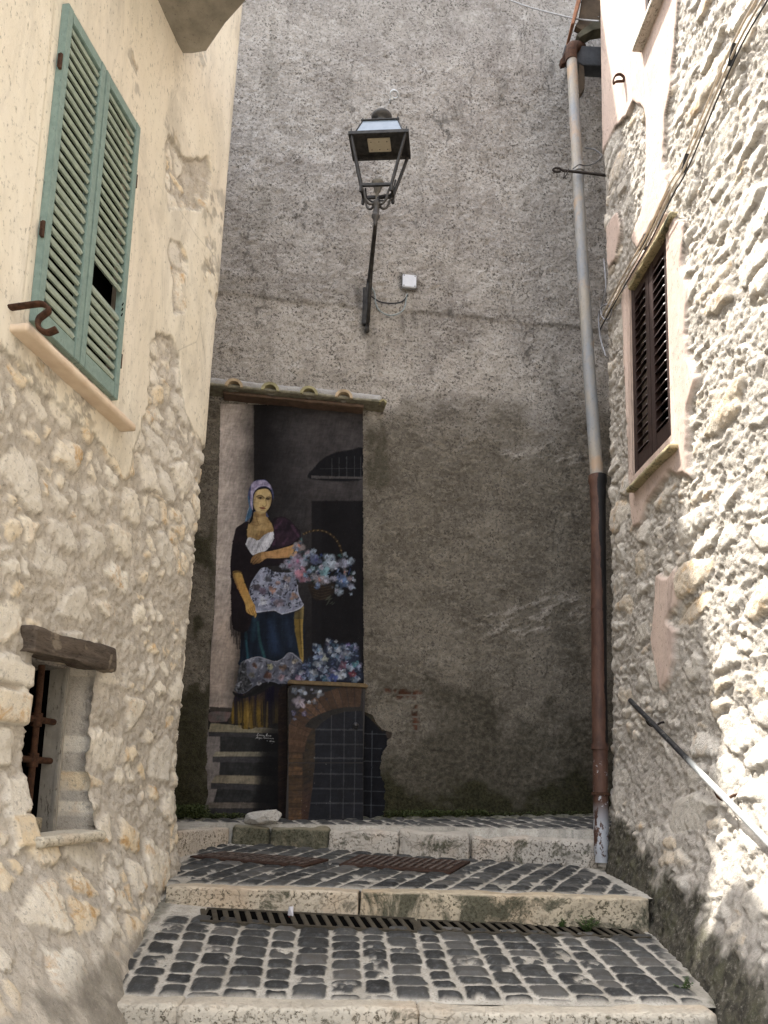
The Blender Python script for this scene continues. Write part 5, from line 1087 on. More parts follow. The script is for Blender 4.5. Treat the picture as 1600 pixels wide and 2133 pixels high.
# brown shutters of the right house
base = Rpt(bu1, bz0, -.012); wR = bu1 - bu0; hR = bz1 - bz0; RU = -RT3
for k in range(2):
    a = k * wR / 2 + .002
    fr, sl = louvre_leaf(base + RU * a, RU, RZ3, RN3, wR / 2 - .004, hR, .060, .10, .12, 18, .010, .75, dep=.036, extra=.002)
    f = fr.build('shutter', M_BROWN, RH); sl.build('slats', M_BROWN, f)
b = MB(); b.box(Rpt((bu0 + bu1) / 2, (bz0 + bz1) / 2, -.12), (RT3, RZ3, RN3), (wR / 2 + .06, hR / 2 + .06, .01)); b.build('window_recess', M_DARK, RH)
jm = simple('jamb_plaster', (.58, .45, .36), .9, .2, 12)
for (u, nm) in ((bu1 + .010, 'jamb'),):
    b = MB(); b.box(Rpt(u, (bz0 + bz1) / 2, -.045), (RT3, RZ3, RN3), (.010, hR / 2 + .02, .058), .004); b.build(nm, jm, RH)
s0, s1 = Ruv(1311, 1014, .06)[0], Ruv(1402, 928, .06)[0]; zs = Ruv(1356, 972, .06)[1]
rough_block('window_sill', Rpt((s0 + s1) / 2, zs - .012, .0), (RT3, RN3, RZ3), (abs(s1 - s0) / 2, .082, .014), M_SILLM, RH, .014, .004, .002, 20, 51)
s0, s1 = Ruv(1308, 610, .05)[0], Ruv(1396, 458, .05)[0]; zs = Ruv(1352, 528, .05)[1]
rough_block('lintel', Rpt((s0 + s1) / 2, zs + .018, -.012), (RT3, RN3, RZ3), (abs(s1 - s0) / 2, .062, .022), M_SILLM, RH, .014, .006, .003, 20, 52)
# upper window: pale sill with a glimpse of its dark shutter
s0 = Ruv(1324, 108, .07)[0]; zs = Ruv(1324, 108, .07)[1]
rough_block('window_sill', Rpt(s0 - .42, zs + .016, .0), (RT3, RN3, RZ3), (.42, .095, .020), mat_travertine('sill_pale', (.56, .50, .42), (.2, .17, .13), .02, 14), RH, .014, .004, .002, 20, 53)
fr, sl = louvre_leaf(Rpt(s0 - .10, zs + .05, .02), RU, RZ3, RN3, .36, 1.15, .05, .08, .09, 16, .01, .8, dep=.04)
f = fr.build('shutter', M_BROWN, RH); meta(f, 'dark shutter leaf above the pale upper sill'); sl.build('slats', M_BROWN, f)
b = MB(); b.box(Rpt(s0 - .28, zs + .6, .008), (RT3, RZ3, RN3), (.19, .58, .008)); b.build('window_recess', M_DARK, RH)
yh = Rpt(*Ruv(1310, 166))[1]
b = MB(); b.tube(spline([P(1313, 167, yh), P(1298, 169, yh), P(1284, 170, yh), P(1279, 174, yh), P(1278, 166, yh), P(1283, 157, yh), P(1292, 155, yh), P(1299, 160, yh), P(1299, 165, yh)], 4), .008, 8, True, (.8, 1.4)); b.build('shutter_hook', M_RUST, RH)

# eaves of the right house above the far corner: rafter, board, tile and the gutter end
ye = 5.42
M_WOOD = simple('old_rafter', (.10, .075, .05), .85, .5, 10, 0, .6); M_TILE = simple('clay_tile', (.34, .17, .10), .85, .4, 14)
M_TILE2 = simple('lichen_clay_tile', (.56, .43, .28), .9, .45, 16); M_TILEG = simple('mossy_clay_tile', (.40, .36, .20), .9, .5, 18)
def px_prism(nm, pts, Y, t, m, par, bev=.004):
    b = MB(); b.quadbox([P(x, y, Y) for x, y in pts], np.array([0, 1., 0]), t); return b.build(nm, m, par, bev)
px_prism('rafter', [(1201, 72), (1212, 62), (1238, 42), (1300, 30), (1300, 52), (1236, 62), (1208, 78)], ye, .09, simple('rafter_end', (.10, .095, .065), .9, .5, 12), RH)
px_prism('eave_board', [(1206, 42), (1222, -60), (1300, -60), (1300, 36), (1238, 44), (1212, 62), (1198, 54)], ye + .03, .05, M_WOOD, RH)
px_prism('roof_tile', [(1190, 50), (1196, 48), (1226, -60), (1216, -60)], ye - .02, .30, M_TILE, RH)
px_prism('gutter', [(1177, 92), (1300, 99), (1300, 140), (1215, 135), (1177, 112)], ye + .02, .11, simple('gutter_metal', (.050, .055, .062), .6, .4, 14, .3), RH, .01)
px_prism('gutter_bracket', [(1180, 97), (1172, 118), (1167, 124), (1170, 133), (1179, 130), (1184, 112)], ye - .02, .05, M_RUST, RH)
px_prism('strut', [(1208, 118), (1216, 125), (1219, 170), (1218, 184), (1210, 196), (1204, 190)], ye + .03, .05, M_WOOD, RH)

# ------------------------------------------------------------------ downpipe at the corner of the right house
yt, yb = 5.36, 5.12
PIPE = thing('downpipe', 'rainwater downpipe, upper half grey and lower half rusty red, at the rubble house corner', 'downpipe', P(1253, 1790, yb))
pp = lambda x, y: P(x, y, yt + (yb - yt) * (y - 100) / 1690)
q = Mt('zinc_pipe'); n = q.noise(7, 6, .7, q.scl((1, 1, .3))); nn = q.noise(50, 5, .7)
c = q.mix(q.rng(n, .4, .6), (.22, .23, .24), (.30, .27, .225)); c = q.mix(q.rng(nn, .55, .7, 0, .6), c, (.16, .14, .12)); c = q.mix(q.rng(q.noise(4, 4), .55, .66, 0, .7), c, (.40, .27, .17))
MZ = q.out(c, .65, q.bump(nn, .3, .003), .15)
b = MB(); b.tube([pp(1191, 124), pp(1203, 350), pp(1214, 560), pp(1228, 780), pp(1244, 1000)], [.0415, .043, .0435, .045, .046], 18)
b.tube([pp(1203.5, 344), pp(1204.5, 362)], .052, 18); b.build('upper_pipe', MZ, PIPE)
b = MB(); b.tube(spline([pp(1190, 128), pp(1189.5, 108), P(1191, 100, yt + .02), P(1200, 99, yt + .10), P(1210, 101, yt + .18)], 5), .047, 16); b.build('elbow', M_RUST, PIPE)
def mat_redpipe(name):
    q = Mt(name); n = q.noise(14, 6, .7, q.scl((1, 1, .35))); nn = q.noise(60, 4, .7)
    c = q.mix(q.rng(n, .38, .62), (.058, .029, .020), (.108, .055, .037)); c = q.mix(q.rng(nn, .60, .68, 0, .7), c, (.06, .03, .02))
    sp = q.n('ShaderNodeSeparateXYZ'); q.set(sp.inputs[0], q.pos)
    ax = P(1247, 1300, 5.19)
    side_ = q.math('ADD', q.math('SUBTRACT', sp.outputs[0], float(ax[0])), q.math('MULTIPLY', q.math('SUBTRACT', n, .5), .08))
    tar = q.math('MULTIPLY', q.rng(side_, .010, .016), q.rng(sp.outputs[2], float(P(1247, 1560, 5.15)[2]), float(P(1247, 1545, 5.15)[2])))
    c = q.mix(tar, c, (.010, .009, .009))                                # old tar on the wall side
    peel = q.math('MULTIPLY', q.rng(q.noise(16, 5, .7, q.scl((1, 1, .5))), .44, .48), q.rng(sp.outputs[2], float(P(1250, 1720, 5.13)[2]), float(P(1250, 1670, 5.13)[2]), 1, 0))
    fl = q.math('MULTIPLY', q.rng(q.noise(24, 4, .7), .62, .64), q.rng(sp.outputs[2], float(P(1250, 1610, 5.13)[2]), float(P(1250, 1540, 5.13)[2]), 1, 0))
    c = q.mix(q.math('MAXIMUM', peel, fl), c, (.40, .41, .43))
    return q.out(c, .6, q.bump(q.math('ADD', nn, n), .4, .003), .1)
MRP = mat_redpipe('rust_red_pipe')
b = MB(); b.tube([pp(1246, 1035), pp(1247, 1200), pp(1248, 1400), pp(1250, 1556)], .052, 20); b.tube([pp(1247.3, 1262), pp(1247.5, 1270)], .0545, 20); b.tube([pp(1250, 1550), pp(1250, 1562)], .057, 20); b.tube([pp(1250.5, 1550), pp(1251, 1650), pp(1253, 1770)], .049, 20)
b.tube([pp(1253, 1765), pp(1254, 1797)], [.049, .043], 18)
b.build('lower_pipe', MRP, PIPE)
b = MB(); b.tube([pp(1245, 992), pp(1245, 1004), pp(1245.2, 1012), pp(1245.5, 1026), pp(1246, 1044)], [.065, .066, .056, .059, .052], 20); b.build('collar', MRP, PIPE)
b = MB(); b.tube([pp(1251, 1651), pp(1251, 1657)], .059, 20); b.tube([pp(1251, 1654), pp(1272, 1656)], .008, 8); b.build('clamp', M_RUST, PIPE)
# iron peg behind the pipe, with its twist of wire
yp = 5.22
PG = thing('iron_peg', 'rusty iron peg with ringed end sticking out behind the grey downpipe', 'iron peg', P(1262, 366, yp))
b = MB(); b.tube([P(1172, 355, yp + .05), P(1210, 359, yp + .02), P(1268, 366, yp)], .010, 8); b.tube(spline([P(1172, 355, yp + .05), P(1166, 351, yp + .05), P(1157, 350, yp + .05), P(1152, 354, yp + .05), P(1158, 358, yp + .05), P(1168, 357, yp + .05)], 4), .008, 8); b.build('rod', M_IRON, PG)
b = MB(); b.tube(spline([P(1178, 353, yp + .03), P(1176, 362, yp + .03), P(1174, 372, yp + .03), P(1181, 362, yp + .03), P(1184, 352, yp + .04)], 4), .004, 6); b.build('wire_twist', M_IRON, PG)
b = MB(); yw = 5.24; b.tube(spline([P(1193, 352, yw - .05), P(1206, 343, yw - .07), P(1219, 345, yw), P(1238, 340, yw), P(1254, 326, yw - .02), P(1240, 312, yw + .03), P(1218, 308, yw + .06)], 5), .0045, 6)
meta(b.build('tie_wire', simple('grey_wire', (.10, .10, .10), .6)), 'thin wire looped round the grey downpipe and the house corner', 'wire')
# clothes wires crossing below the eaves
for k, (pts, lab) in enumerate((([(1035, -10), (1100, 14), (1160, 30), (1205, 40), (1248, 44)], 'lower and longer grey wire strung across to the eaves of the rubble house'), ([(1178, -14), (1210, 4), (1232, 20), (1247, 36)], 'upper and shorter grey wire curving down to the eaves of the rubble house'))):
    b = MB(); b.tube(spline([P(x, y, 5.75 - .1 * i) for i, (x, y) in enumerate(pts)], 6), .006, 6); meta(b.build('wire', simple('pale_wire', (.36, .36, .36), .5)), lab, 'wire', 'wires below the eaves')

# cables clipped along the rubble wall
M_CABL = simple('beige_cable', (.55, .46, .36), .6, .25, 20); M_CABD = simple('black_cable', (.02, .02, .022), .5)
runs = [([(1592, -30), (1520, 105), (1425, 330), (1393, 388), (1345, 492), (1303, 566), (1268, 632), (1250, 668)], M_CABL, .0062, 'beige cable clipped diagonally across the rubble wall, uppermost of three'),
        ([(1600, -22), (1527, 112), (1431, 338), (1398, 398), (1349, 500), (1307, 574), (1272, 640), (1254, 676)], M_CABL, .0062, 'beige cable clipped diagonally across the rubble wall, middle of three'),
        ([(1607, -14), (1533, 118), (1436, 344), (1402, 406), (1352, 508), (1309, 582), (1270, 650), (1248, 690)], M_CABD, .0045, 'black cable clipped diagonally across the rubble wall, lowest of three')]
for k, (pts, m_, r, lab) in enumerate(runs):
    w = [.06, .055, .055, .075, .075, .06, .05, .03]
    b = MB(); b.tube(spline([Rpt(*Ruv(x, y, w[i]), w[i]) for i, (x, y) in enumerate(pts)], 7), r, 8); meta(b.build('cable', m_), lab, 'cable', 'cables across the rubble wall')
b = MB(); q_ = [Rpt(*Ruv(x, y, .04), .04) for x, y in ((1258, 540), (1262, 600), (1252, 640), (1256, 662), (1268, 664), (1274, 646), (1262, 634), (1248, 652), (1250, 700), (1262, 742))]
b.tube(spline(q_, 6), .006, 8); meta(b.build('cable', simple('grey_cable', (.22, .22, .23), .5)), 'grey cable coiled beside the downpipe at the rubble house corner', 'cable')
for k, (x, y) in enumerate(((1518, 112), (1420, 338), (1336, 502))):
    c = Rpt(*Ruv(x + 8, y + 2, .05), .05); b = MB(); b.box(c, (unit(RT3 + ZZ * .8), unit(ZZ - RT3 * .8), RN3), (.006, .045, .014), .003)
    meta(b.build('cable_clip', M_CABD), ('black clip holding the cables highest on the rubble wall', 'black clip holding the cables between the other two clips', 'black clip holding the cables just above the brown shutters')[k], 'cable clip', 'cable clips on the rubble wall')

# ------------------------------------------------------------------ handrail of the right wall
HRL = thing('handrail', 'metal handrail, dark at its top end and worn pale below, along the rubble wall', 'handrail', P(1480, 1640, 3.7))
ha, hb = P(1313, 1459, 4.62), P(1613, 1768, 2.96); hb = hb + (hb - ha) * .25
q = Mt('worn_rail'); sp = q.n('ShaderNodeSeparateXYZ'); q.set(sp.inputs[0], q.pos); n = q.noise(30, 5, .7)
ym = float((ha + (hb - ha) * .43)[1]); f_ = q.rng(q.math('ADD', sp.outputs[1], q.math('MULTIPLY', n, .10)), ym, ym + .10)
c = q.mix(f_, q.mix(q.rng(n, .4, .65), (.42, .43, .42), (.60, .61, .59)), q.mix(q.rng(q.noise(50, 4), .6, .66), (.030, .030, .032), (.14, .135, .13)))
b = MB(); b.tube([ha, hb], .0145, 14); b.build('rail', q.out(c, .45, q.bump(n, .2, .002), .3), HRL)
for t, sx in ((.13, (1345, 1487)), (.555, (1478, 1640))):
    c = ha + (hb - ha) * t; w = np.array([1., 0, 0])
    b = MB(); b.tube(spline([c - ZZ * .012, c - ZZ * .045 + w * .015, c - ZZ * .055 + w * .05, c - ZZ * .03 + w * .10, c - ZZ * .02 + w * .26], 5), .0065, 8); b.build('bracket', M_RUST if t > .3 else M_IRON, HRL)

# ------------------------------------------------------------------ tiled canopy over the mural
cz = Buv(620, 832, .06)[1]; sl_ = -.018
CBT = unit(BT3 + ZZ * sl_)
x0, x1 = Buv(425, 820, .06)[0], Buv(801, 836, .06)[0]
def Cpt(px, w, dz):
    s = Buv(px, 830, .1)[0]; return Bpt(s, cz + sl_ * (s - (x0 + x1) / 2) + dz, w)
def canopy_part(nm, s0, s1, w0, w1, z0, z1, m, sd, rad=.006, amp=.004, lump=.006):
    c = Bpt((s0 + s1) / 2, cz + sl_ * ((s0 + s1) / 2 - (x0 + x1) / 2) + (z0 + z1) / 2, (w0 + w1) / 2)
    return rough_block(nm, c, (CBT, BN3, ZZ), ((s1 - s0) / 2, (w1 - w0) / 2, (z1 - z0) / 2), m, CAN, .014, rad, amp, 20, sd, lump)
CAN = thing('tile_canopy', 'little canopy of clay roof tiles on a brick ledge above the mural', 'canopy', Bpt(x0 / 2 + x1 / 2, cz, .08))
q = Mt('canopy_mortar'); n = q.noise(12, 5, .65); MPL = simple('tile_filling', (.20, .18, .15), .95, .5, 30, 0, .8); MMO = q.out(q.mix(q.rng(n, .35, .65), (.27, .26, .25), (.40, .385, .365)), .95, q.bump(q.noise(60, 5, .7), .8, .01))
canopy_part('mortar_bed', x0 - .12, x1 - .02, -.02, .10, .012, .098, MMO, 61, .03, .008, .012)
canopy_part('ledge', x0 - .12, x1, -.02, .17, -.012, .012, simple('ledge_stone', (.24, .22, .16), .95, .5, 25, 0, .7), 62, .006, .006, .006)
canopy_part('brick_course', Buv(464, 838, .08)[0], Buv(757, 838, .08)[0], -.01, .12, -.042, -.018, simple('thin_brick', (.13, .085, .06), .9, .4, 18), 63)
def half_tile(nm, c, r, ln, th, m, rise):
    b = MB(); n = 12; vs = []; A = unit(BN3 - ZZ * rise); Nn = unit(np.cross(CBT, A)); Nn = Nn if Nn[2] > 0 else -Nn
    for k in range(2):
        rr = r * (1.0 if k == 0 else .86)
        for j in range(n + 1):
            t = math.pi * j / n
            for q in (rr, rr - th): vs.append(c + A * (ln if k == 0 else 0) + CBT * (q * math.cos(t)) + Nn * (q * math.sin(t) * .92))
    S_ = 2 * (n + 1); fs = []
    for j in range(n):
        a = 2 * j; fs += [(a, a + 2, S_ + a + 2, S_ + a), (a + 1, S_ + a + 1, S_ + a + 3, a + 3), (a, a + 1, a + 3, a + 2), (S_ + a, S_ + a + 2, S_ + a + 3, S_ + a + 1)]
    fs += [(0, S_, S_ + 1, 1), (2 * n, 2 * n + 1, S_ + 2 * n + 1, S_ + 2 * n)]
    b.add(vs, fs, False); return b.build(nm, m, CAN)
for px, m_, lb in ((488, M_TILE2, None), (563, M_TILEG, 'greenish mossy roof tile'), (643, M_TILEG, None), (715, M_TILE2, None)):
    half_tile('roof_tile', Cpt(px, .0, .008), .070, .19, .022, m_, .10)
    c = Cpt(px, .135, .026); b = MB(); b.lathe(c, [(.050, -.01), (.046, .0), (.02, .006), (0, .004)], 16, (CBT, ZZ, BN3)); b.build('mortar_plug', MPL, CAN)
half_tile('roof_tile', Cpt(796, .02, .0), .03, .16, .014, M_TILEG, .1)

# ------------------------------------------------------------------ lantern on its scrolled bracket
q = Mt('lantern_iron'); n = q.noise(30, 5, .6); ML = q.out(q.mix(q.rng(n, .35, .65), (.022, .021, .020), (.050, .047, .043)), .55, q.bump(q.noise(120, 3), .2, .002), .35)
MLR = simple('lantern_grey', (.085, .080, .074), .6, .35, 30, .3)
aw = Bpt(*Buv(766, 604)); yl = 5.08
neck = P(785, 462, yl); ya = math.radians(-6)
LX = np.array([math.cos(ya), math.sin(ya), -.03]); LX = unit(LX); LY = unit([-math.sin(ya) - .05, math.cos(ya), 0.0]); LY = unit(LY - LX * np.dot(LX, LY)); LZ = unit(np.cross(LX, LY))
LAN = thing('street_lantern', 'four-sided iron wall lantern on a black scrolled bracket above the mural', 'street lantern', aw)
def lp_(x, y, z): return lc + LX * x + LY * y + LZ * z
lc = P(786, 398, yl)                                                    # centre of the lower ring
s1_, s2_, hh = .112, .212, .385
DP = .54                                                               # this lantern is shallower than it is wide
rg = MB()
def ring(mb, a, z, t, tz, dp=DP):
    for sx in (-1, 1):
        mb.box(lp_(sx * a, 0, z), (LX, LY, LZ), (t, a * dp + t, tz), .002); mb.box(lp_(0, sx * a * dp, z), (LX, LY, LZ), (a - t, t, tz - .0005), .002)
ring(rg, s1_, 0, .009, .012); rg.build('lower_frame', ML, LAN); rg = MB(); ring(rg, s2_, hh, .012, .012); rg.build('upper_frame', ML, LAN)
for sx in (-1, 1):
    for sy in (-1, 1):
        b = MB(); b.tube([lp_(sx * s1_ * 1.02, sy * s1_ * DP * 1.02, -.055), lp_(sx * s1_, sy * s1_ * DP, 0), lp_(sx * s2_ * .96, sy * s2_ * DP * .96, hh)], .0125, 4, True); b.build('corner_bar', ML, LAN)
        b = MB(); b.lathe(lp_(sx * s2_ * .97, sy * s2_ * DP * .97, hh + .012), [(.009, 0), (.010, .012), (.004, .022), (.007, .03), (0, .04)], 10, (LX, LY, LZ)); b.build('corner_spike', ML, LAN)
        cvp = [lp_(sx * s1_, sy * s1_ * DP, -.01), lp_(sx * s1_ * .8, sy * s1_ * DP * .8, -.045), lp_(sx * s1_ * .7, sy * s1_ * DP * .7, -.095), lp_(sx * s1_ * .45, sy * s1_ * DP * .45, -.128), lp_(sx * .02, sy * .014, -.115)]
        b = MB(); b.tube(spline(cvp, 5), .0085, 8); b.build('scroll_arm', MLR, LAN)
b = MB(); a = s2_ + .012
b.quadbox([lp_(sx * a, sy * a * DP, hh + .010) for sx, sy in ((-1, -1), (1, -1), (1, 1), (-1, 1))], LZ, .010)
pl_ = b.build('roof_plate', ML, LAN)
b = MB(); b.box(lp_(-.005, .0, hh + .006), (LX, LY, LZ), (s2_ * .40, s2_ * DP * .52, .006), .002)
led = b.build('lamp_panel', simple('led_panel', (.46, .40, .29), .5, .1, 30), LAN)
for dx in (-.06, 0, .06):
    for dy in (-.035, .035): b = MB(); b.lathe(lp_(-.005 + dx, dy, hh - .0005), [(.004, 0), (.004, -.002), (0, -.0022)], 8, (LX, LY, LZ)); b.build('screw', ML, led)
b = MB(); r0, r1 = s2_ * .86, s2_ * .62; vs = [lp_(sx * r * 1.0, sy * r * DP, z) for r, z in ((r0, hh + .02), (r1, hh + .150)) for sx, sy in ((-1, -1), (1, -1), (1, 1), (-1, 1))]
b.add(vs, [(i, (i + 1) % 4, 4 + (i + 1) % 4, 4 + i) for i in range(4)] + [(4, 5, 6, 7)])
q = Mt('lantern_glass'); n = q.noise(18, 3); b.build('roof_glass', q.out(q.mix(n, (.13, .17, .22), (.26, .31, .37)), .12, None, 0, .6), LAN)
b = MB(); ring(b, r1 + .004, hh + .153, .008, .006)
for sx in (-1, 1):
    for sy in (-1, 1): b.tube([lp_(sx * r0, sy * r0 * DP, hh + .02), lp_(sx * r1, sy * r1 * DP, hh + .151)], .006, 6); b.lathe(lp_(sx * r1, sy * r1 * DP, hh + .155), [(.007, 0), (.008, .01), (0, .028)], 8, (LX, LY, LZ))
b.build('roof_frame', ML, LAN)
b = MB(); b.lathe(lp_(0, 0, hh + .150), [(.062, 0), (.055, .012), (.048, .03), (.050, .062), (.064, .066), (.076, .078), (.079, .095), (.074, .104), (.062, .118), (.040, .130), (0, .136)], 28, (LX, LY, LZ)); b.build('chimney', MLR, LAN)
b = MB(); b.lathe(lp_(0, 0, -.02), [(.010, -.10), (.012, 0), (.024, .02), (.028, .045), (.040, .068), (.047, .082), (.047, .09), (.02, .092), (0, .092)], 20, (LX, LY, LZ)); b.build('bulb_holder', simple('holder', (.16, .145, .12), .6), LAN)
b = MB(); b.tube(spline([lp_(-.085, -.03, .0), lp_(-.075, -.02, -.06), lp_(-.04, 0, -.085), lp_(.0, .02, -.07), lp_(.02, .03, -.02), lp_(.06, .02, -.03), lp_(.075, .0, -.07), lp_(.05, -.02, -.10), lp_(.015, -.02, -.09), lp_(.01, 0, -.05), lp_(.05, .02, -.02), lp_(.10, .05, .02), lp_(.125, .07, .15)], 6), .0065, 8); b.build('lamp_cable', M_CABD, LAN)
b = MB(); nk = [lp_(0, 0, -.095), lp_(0, 0, -.115), lp_(0, 0, -.128), lp_(0, 0, -.15), lp_(0, 0, -.20), lp_(0, 0, -.215), lp_(0, 0, -.228), lp_(0, 0, -.245), lp_(0, 0, -.262), lp_(0, 0, -.285)]
b.lathe(lc, [(.030, -.095), (.034, -.118), (.026, -.128), (.022, -.15), (.024, -.195), (.031, -.205), (.031, -.215), (.022, -.23), (.016, -.25), (.008, -.27), (.011, -.28), (0, -.292)], 20, (LX, LY, LZ)); b.build('neck', MLR, LAN)
# the bracket: wall bar, arm and scrolls in one upright plane
tip = lp_(0, .012, -.19); low = Bpt(*Buv(758, 690)); upw = Bpt(*Buv(767, 596))
bx = unit([tip[0] - upw[0], tip[1] - upw[1], 0])
b = MB()
W_ = lambda f, z: np.array([upw[0], upw[1], 0]) + bx * f + ZZ * z; LB = math.hypot(tip[0] - upw[0], tip[1] - upw[1]); z0_, z1_ = float(upw[2]), float(tip[2]); zl = float(low[2])
b.tube([W_(.02, z0_ + .05), W_(.02, zl + .02)], .017, 4, True); b.lathe(W_(.02, zl - .03), [(.0, 0), (.012, .01), (.022, .03), (.015, .05)], 12)
b.build('wall_bar', ML, LAN)
b = MB(); b.tube(spline([W_(.02, z0_ + .02), W_(LB * .3, z0_ + .03), W_(LB * .7, (z0_ + z1_) / 2 + .02), W_(LB, z1_)], 8), .010, 8, True, (1.0, 1.2)); b.build('arm', ML, LAN)
b = MB(); b.tube(spline([W_(.03, zl + .07), W_(.10, zl + .02), W_(.2, zl + .10), W_(.34, (zl + z0_) / 2 + .10), W_(LB * .8, z0_ - .02), W_(LB * .95, z1_ - .03)], 8), .010, 8, True, (1.0, 1.5)); b.build('brace', ML, LAN)
for (f, z, r, d0) in ((.11, (zl + z0_) / 2 + .03, .065, 1), (.25, z0_ - .07, .07, -1), (.43, z0_ - .035, .045, 1)):
    b = MB(); b.tube([W_(f + d0 * r * (1 - k / 26) * math.cos(k * .36), z + r * (1 - k / 26) * math.sin(k * .36)) for k in range(24)], .0085, 6, True, (1, 1.5)); b.build('scroll', ML, LAN)
c = Bpt(*Buv(760, 640), .012); b = MB()
b.box(c, (BT3, BN3, ZZ), (.020, .014, .17), .006); b.build('wall_plate', ML, LAN)

# junction box and its cables, eye bolt
jc = Bpt(*Buv(851, 594), .03); JB = thing('junction_box', 'small white square junction box on the wall beside the lantern bracket', 'junction box', jc)
MJ = simple('white_plastic', (.62, .64, .68), .5, .08, 20); jh = .058
b = MB(); b.box(jc - BN3 * .008, (BT3, BN3, ZZ), (jh - .004, .024, jh - .004), .006); b.build('box', simple('grey_plastic', (.40, .41, .43), .5, .1), JB)
b = MB(); b.box(jc + BN3 * .022, (BT3, BN3, ZZ), (jh, .007, jh), .005); ld = b.build('lid', MJ, JB)
MSC = simple('box_screw', (.08, .08, .08), .5)
for sx in (-1, 1):
    for sz in (-1, 1): b = MB(); b.lathe(jc + BN3 * .029 + BT3 * sx * .046 + ZZ * sz * .046, [(.005, 0), (.005, .001), (0, .0012)], 10, (BT3, ZZ, BN3)); b.build('screw', MSC, ld)
w_ = .03
for pts, m_, lab in (([(772, 616), (790, 628), (815, 632), (838, 628), (850, 614)], M_CABD, 'black cable sagging from lantern bracket to white junction box'), ([(774, 598), (781, 612), (783, 632), (792, 648), (812, 657), (832, 652), (843, 640), (848, 612)], simple('pale_grey_cable', (.30, .34, .34), .5), 'pale grey cable looping lower from lantern bracket to white junction box')):
    b = MB(); b.tube(spline([Bpt(*Buv(x, y, w_), w_) for x, y in pts], 6), .0058, 8); meta(b.build('cable', m_), lab, 'cable')
ey = 5.66; b = MB(); e0 = Bpt(*Buv(812, 219)); b.tube([e0 - BN3 * .03, e0 + BN3 * .05, P(817, 205, ey)], .011, 8)
rc = P(822, 197, ey); b.tube([rc + np.array([1, .1, 0]) * .033 * math.cos(t) + unit([-.1, -.6, .55]) * .028 * math.sin(t) for t in np.linspace(0, 2 * math.pi, 22)], .009, 8)
meta(b.build('eye_bolt', simple('galvanised', (.55, .57, .58), .45, .3, 40, .5)), 'galvanised eye bolt in the grey wall above the lantern', 'eye bolt')

# ------------------------------------------------------------------ drains, grates and small things on the ground
def ground_pt(px, py, zf, it=6):
    Y = 4.0
    for _ in range(it * 5):
        p = P(px, py, Y); g = zf(p[0], p[1]); d_ = ray(px, py); t = (g - 0) / d_[2]; Y = .5 * Y + .5 * t * d_[1]
    p = P(px, py, Y); return np.array([p[0], p[1], float(zf(p[0], p[1])) + E])
M_CAST = simple('cast_iron_drain', (.085, .072, .052), .7, .4, 40, .3, .4); 
def drain(pa, pb, lab):
    a, b_ = ground_pt(*pa, zA), ground_pt(*pb, zA); U = unit(b_ - a); L = np.linalg.norm(b_ - a); V = unit(np.cross(ZZ, U)); N = np.cross(U, V)
    T = thing('drain_grate', lab, 'drain grate', a + U * L / 2, 'channel drain grates'); V = unit([V[0], V[1], (zA(a[0], 3.95) - zA(a[0], 3.75)) / .2]); N = np.cross(U, V); up = N * .006
    fr = MB()
    for s_ in (-1, 1): fr.box(a + U * L / 2 + V * .083 * s_ + up, (U, V, N), (L / 2, .006, .008))
    for e in (0, 1): fr.box(a + U * (L * e + .006 * (1 - 2 * e)) + up - N * .0012, (U, V, N), (.006, .078, .0065))
    fr.build('frame', M_CAST, T)
    bars = MB(); n = int(L / .052)
    for k in range(n + 1):
        c = a + U * (L * k / n) + up; bars.box(c, (unit(U + V * .25), unit(V - U * .25), N), (.0125, .078, .006), .002)
    bars.build('bars', M_CAST, T)
    ch = MB(); ch.box(a + U * L / 2 + up * 1.0, (U, V, N), (L / 2, .078, .0015)); ch.build('channel', M_DARK, T)  # flat black sheet over the paving, standing for the shade down in the drain
drain((424, 1909), (866, 1931), 'slotted iron drain grate at the foot of the middle step, crossed by a wrapper')
drain((872, 1931.5), (1334, 1946), 'slotted iron drain grate at the foot of the middle step, with weeds on it')
M_GR = simple('rusty_grate', (.060, .032, .022), .75, .45, 30, .3, .5); M_GRL = simple('grate_cement', (.30, .27, .23), .9)
for qd, lab in (([(395, 1789), (462, 1779), (685, 1795), (632, 1810)], 'rusty iron grate flush in the cobbles nearer the pale raised kerb'), ([(706, 1806), (750, 1785), (980, 1799), (939, 1823)], 'rusty iron grate flush in the cobbles nearer the downpipe')):
    q_ = [ground_pt(x, y, zB) for x, y in qd]; T = thing('iron_grate', lab, 'iron grate', sum(q_) / 4, 'iron grates in the middle landing')
    b = MB(); b.quadbox([p + ZZ * .004 for p in q_], ZZ, .014); b.build('plate', M_GR, T, .003)
    b = MB()
    lerp = lambda u, v: (q_[0] * (1 - u) + q_[3] * u) * (1 - v) + (q_[1] * (1 - u) + q_[2] * u) * v
    for k in range(1, 15):
        u = k / 15
        for v0, v1 in ((.12, .46), (.54, .88)):
            a, c = lerp(u, v0) + ZZ * .0205, lerp(u, v1) + ZZ * .0205; b.box((a + c) / 2, (unit(c - a), unit(np.cross(ZZ, c - a)), ZZ), (np.linalg.norm(c - a) / 2, .010, .0035), .001)
    b.build('ribs', simple('grate_rib', (.13, .10, .085), .8, .5, 30), T)
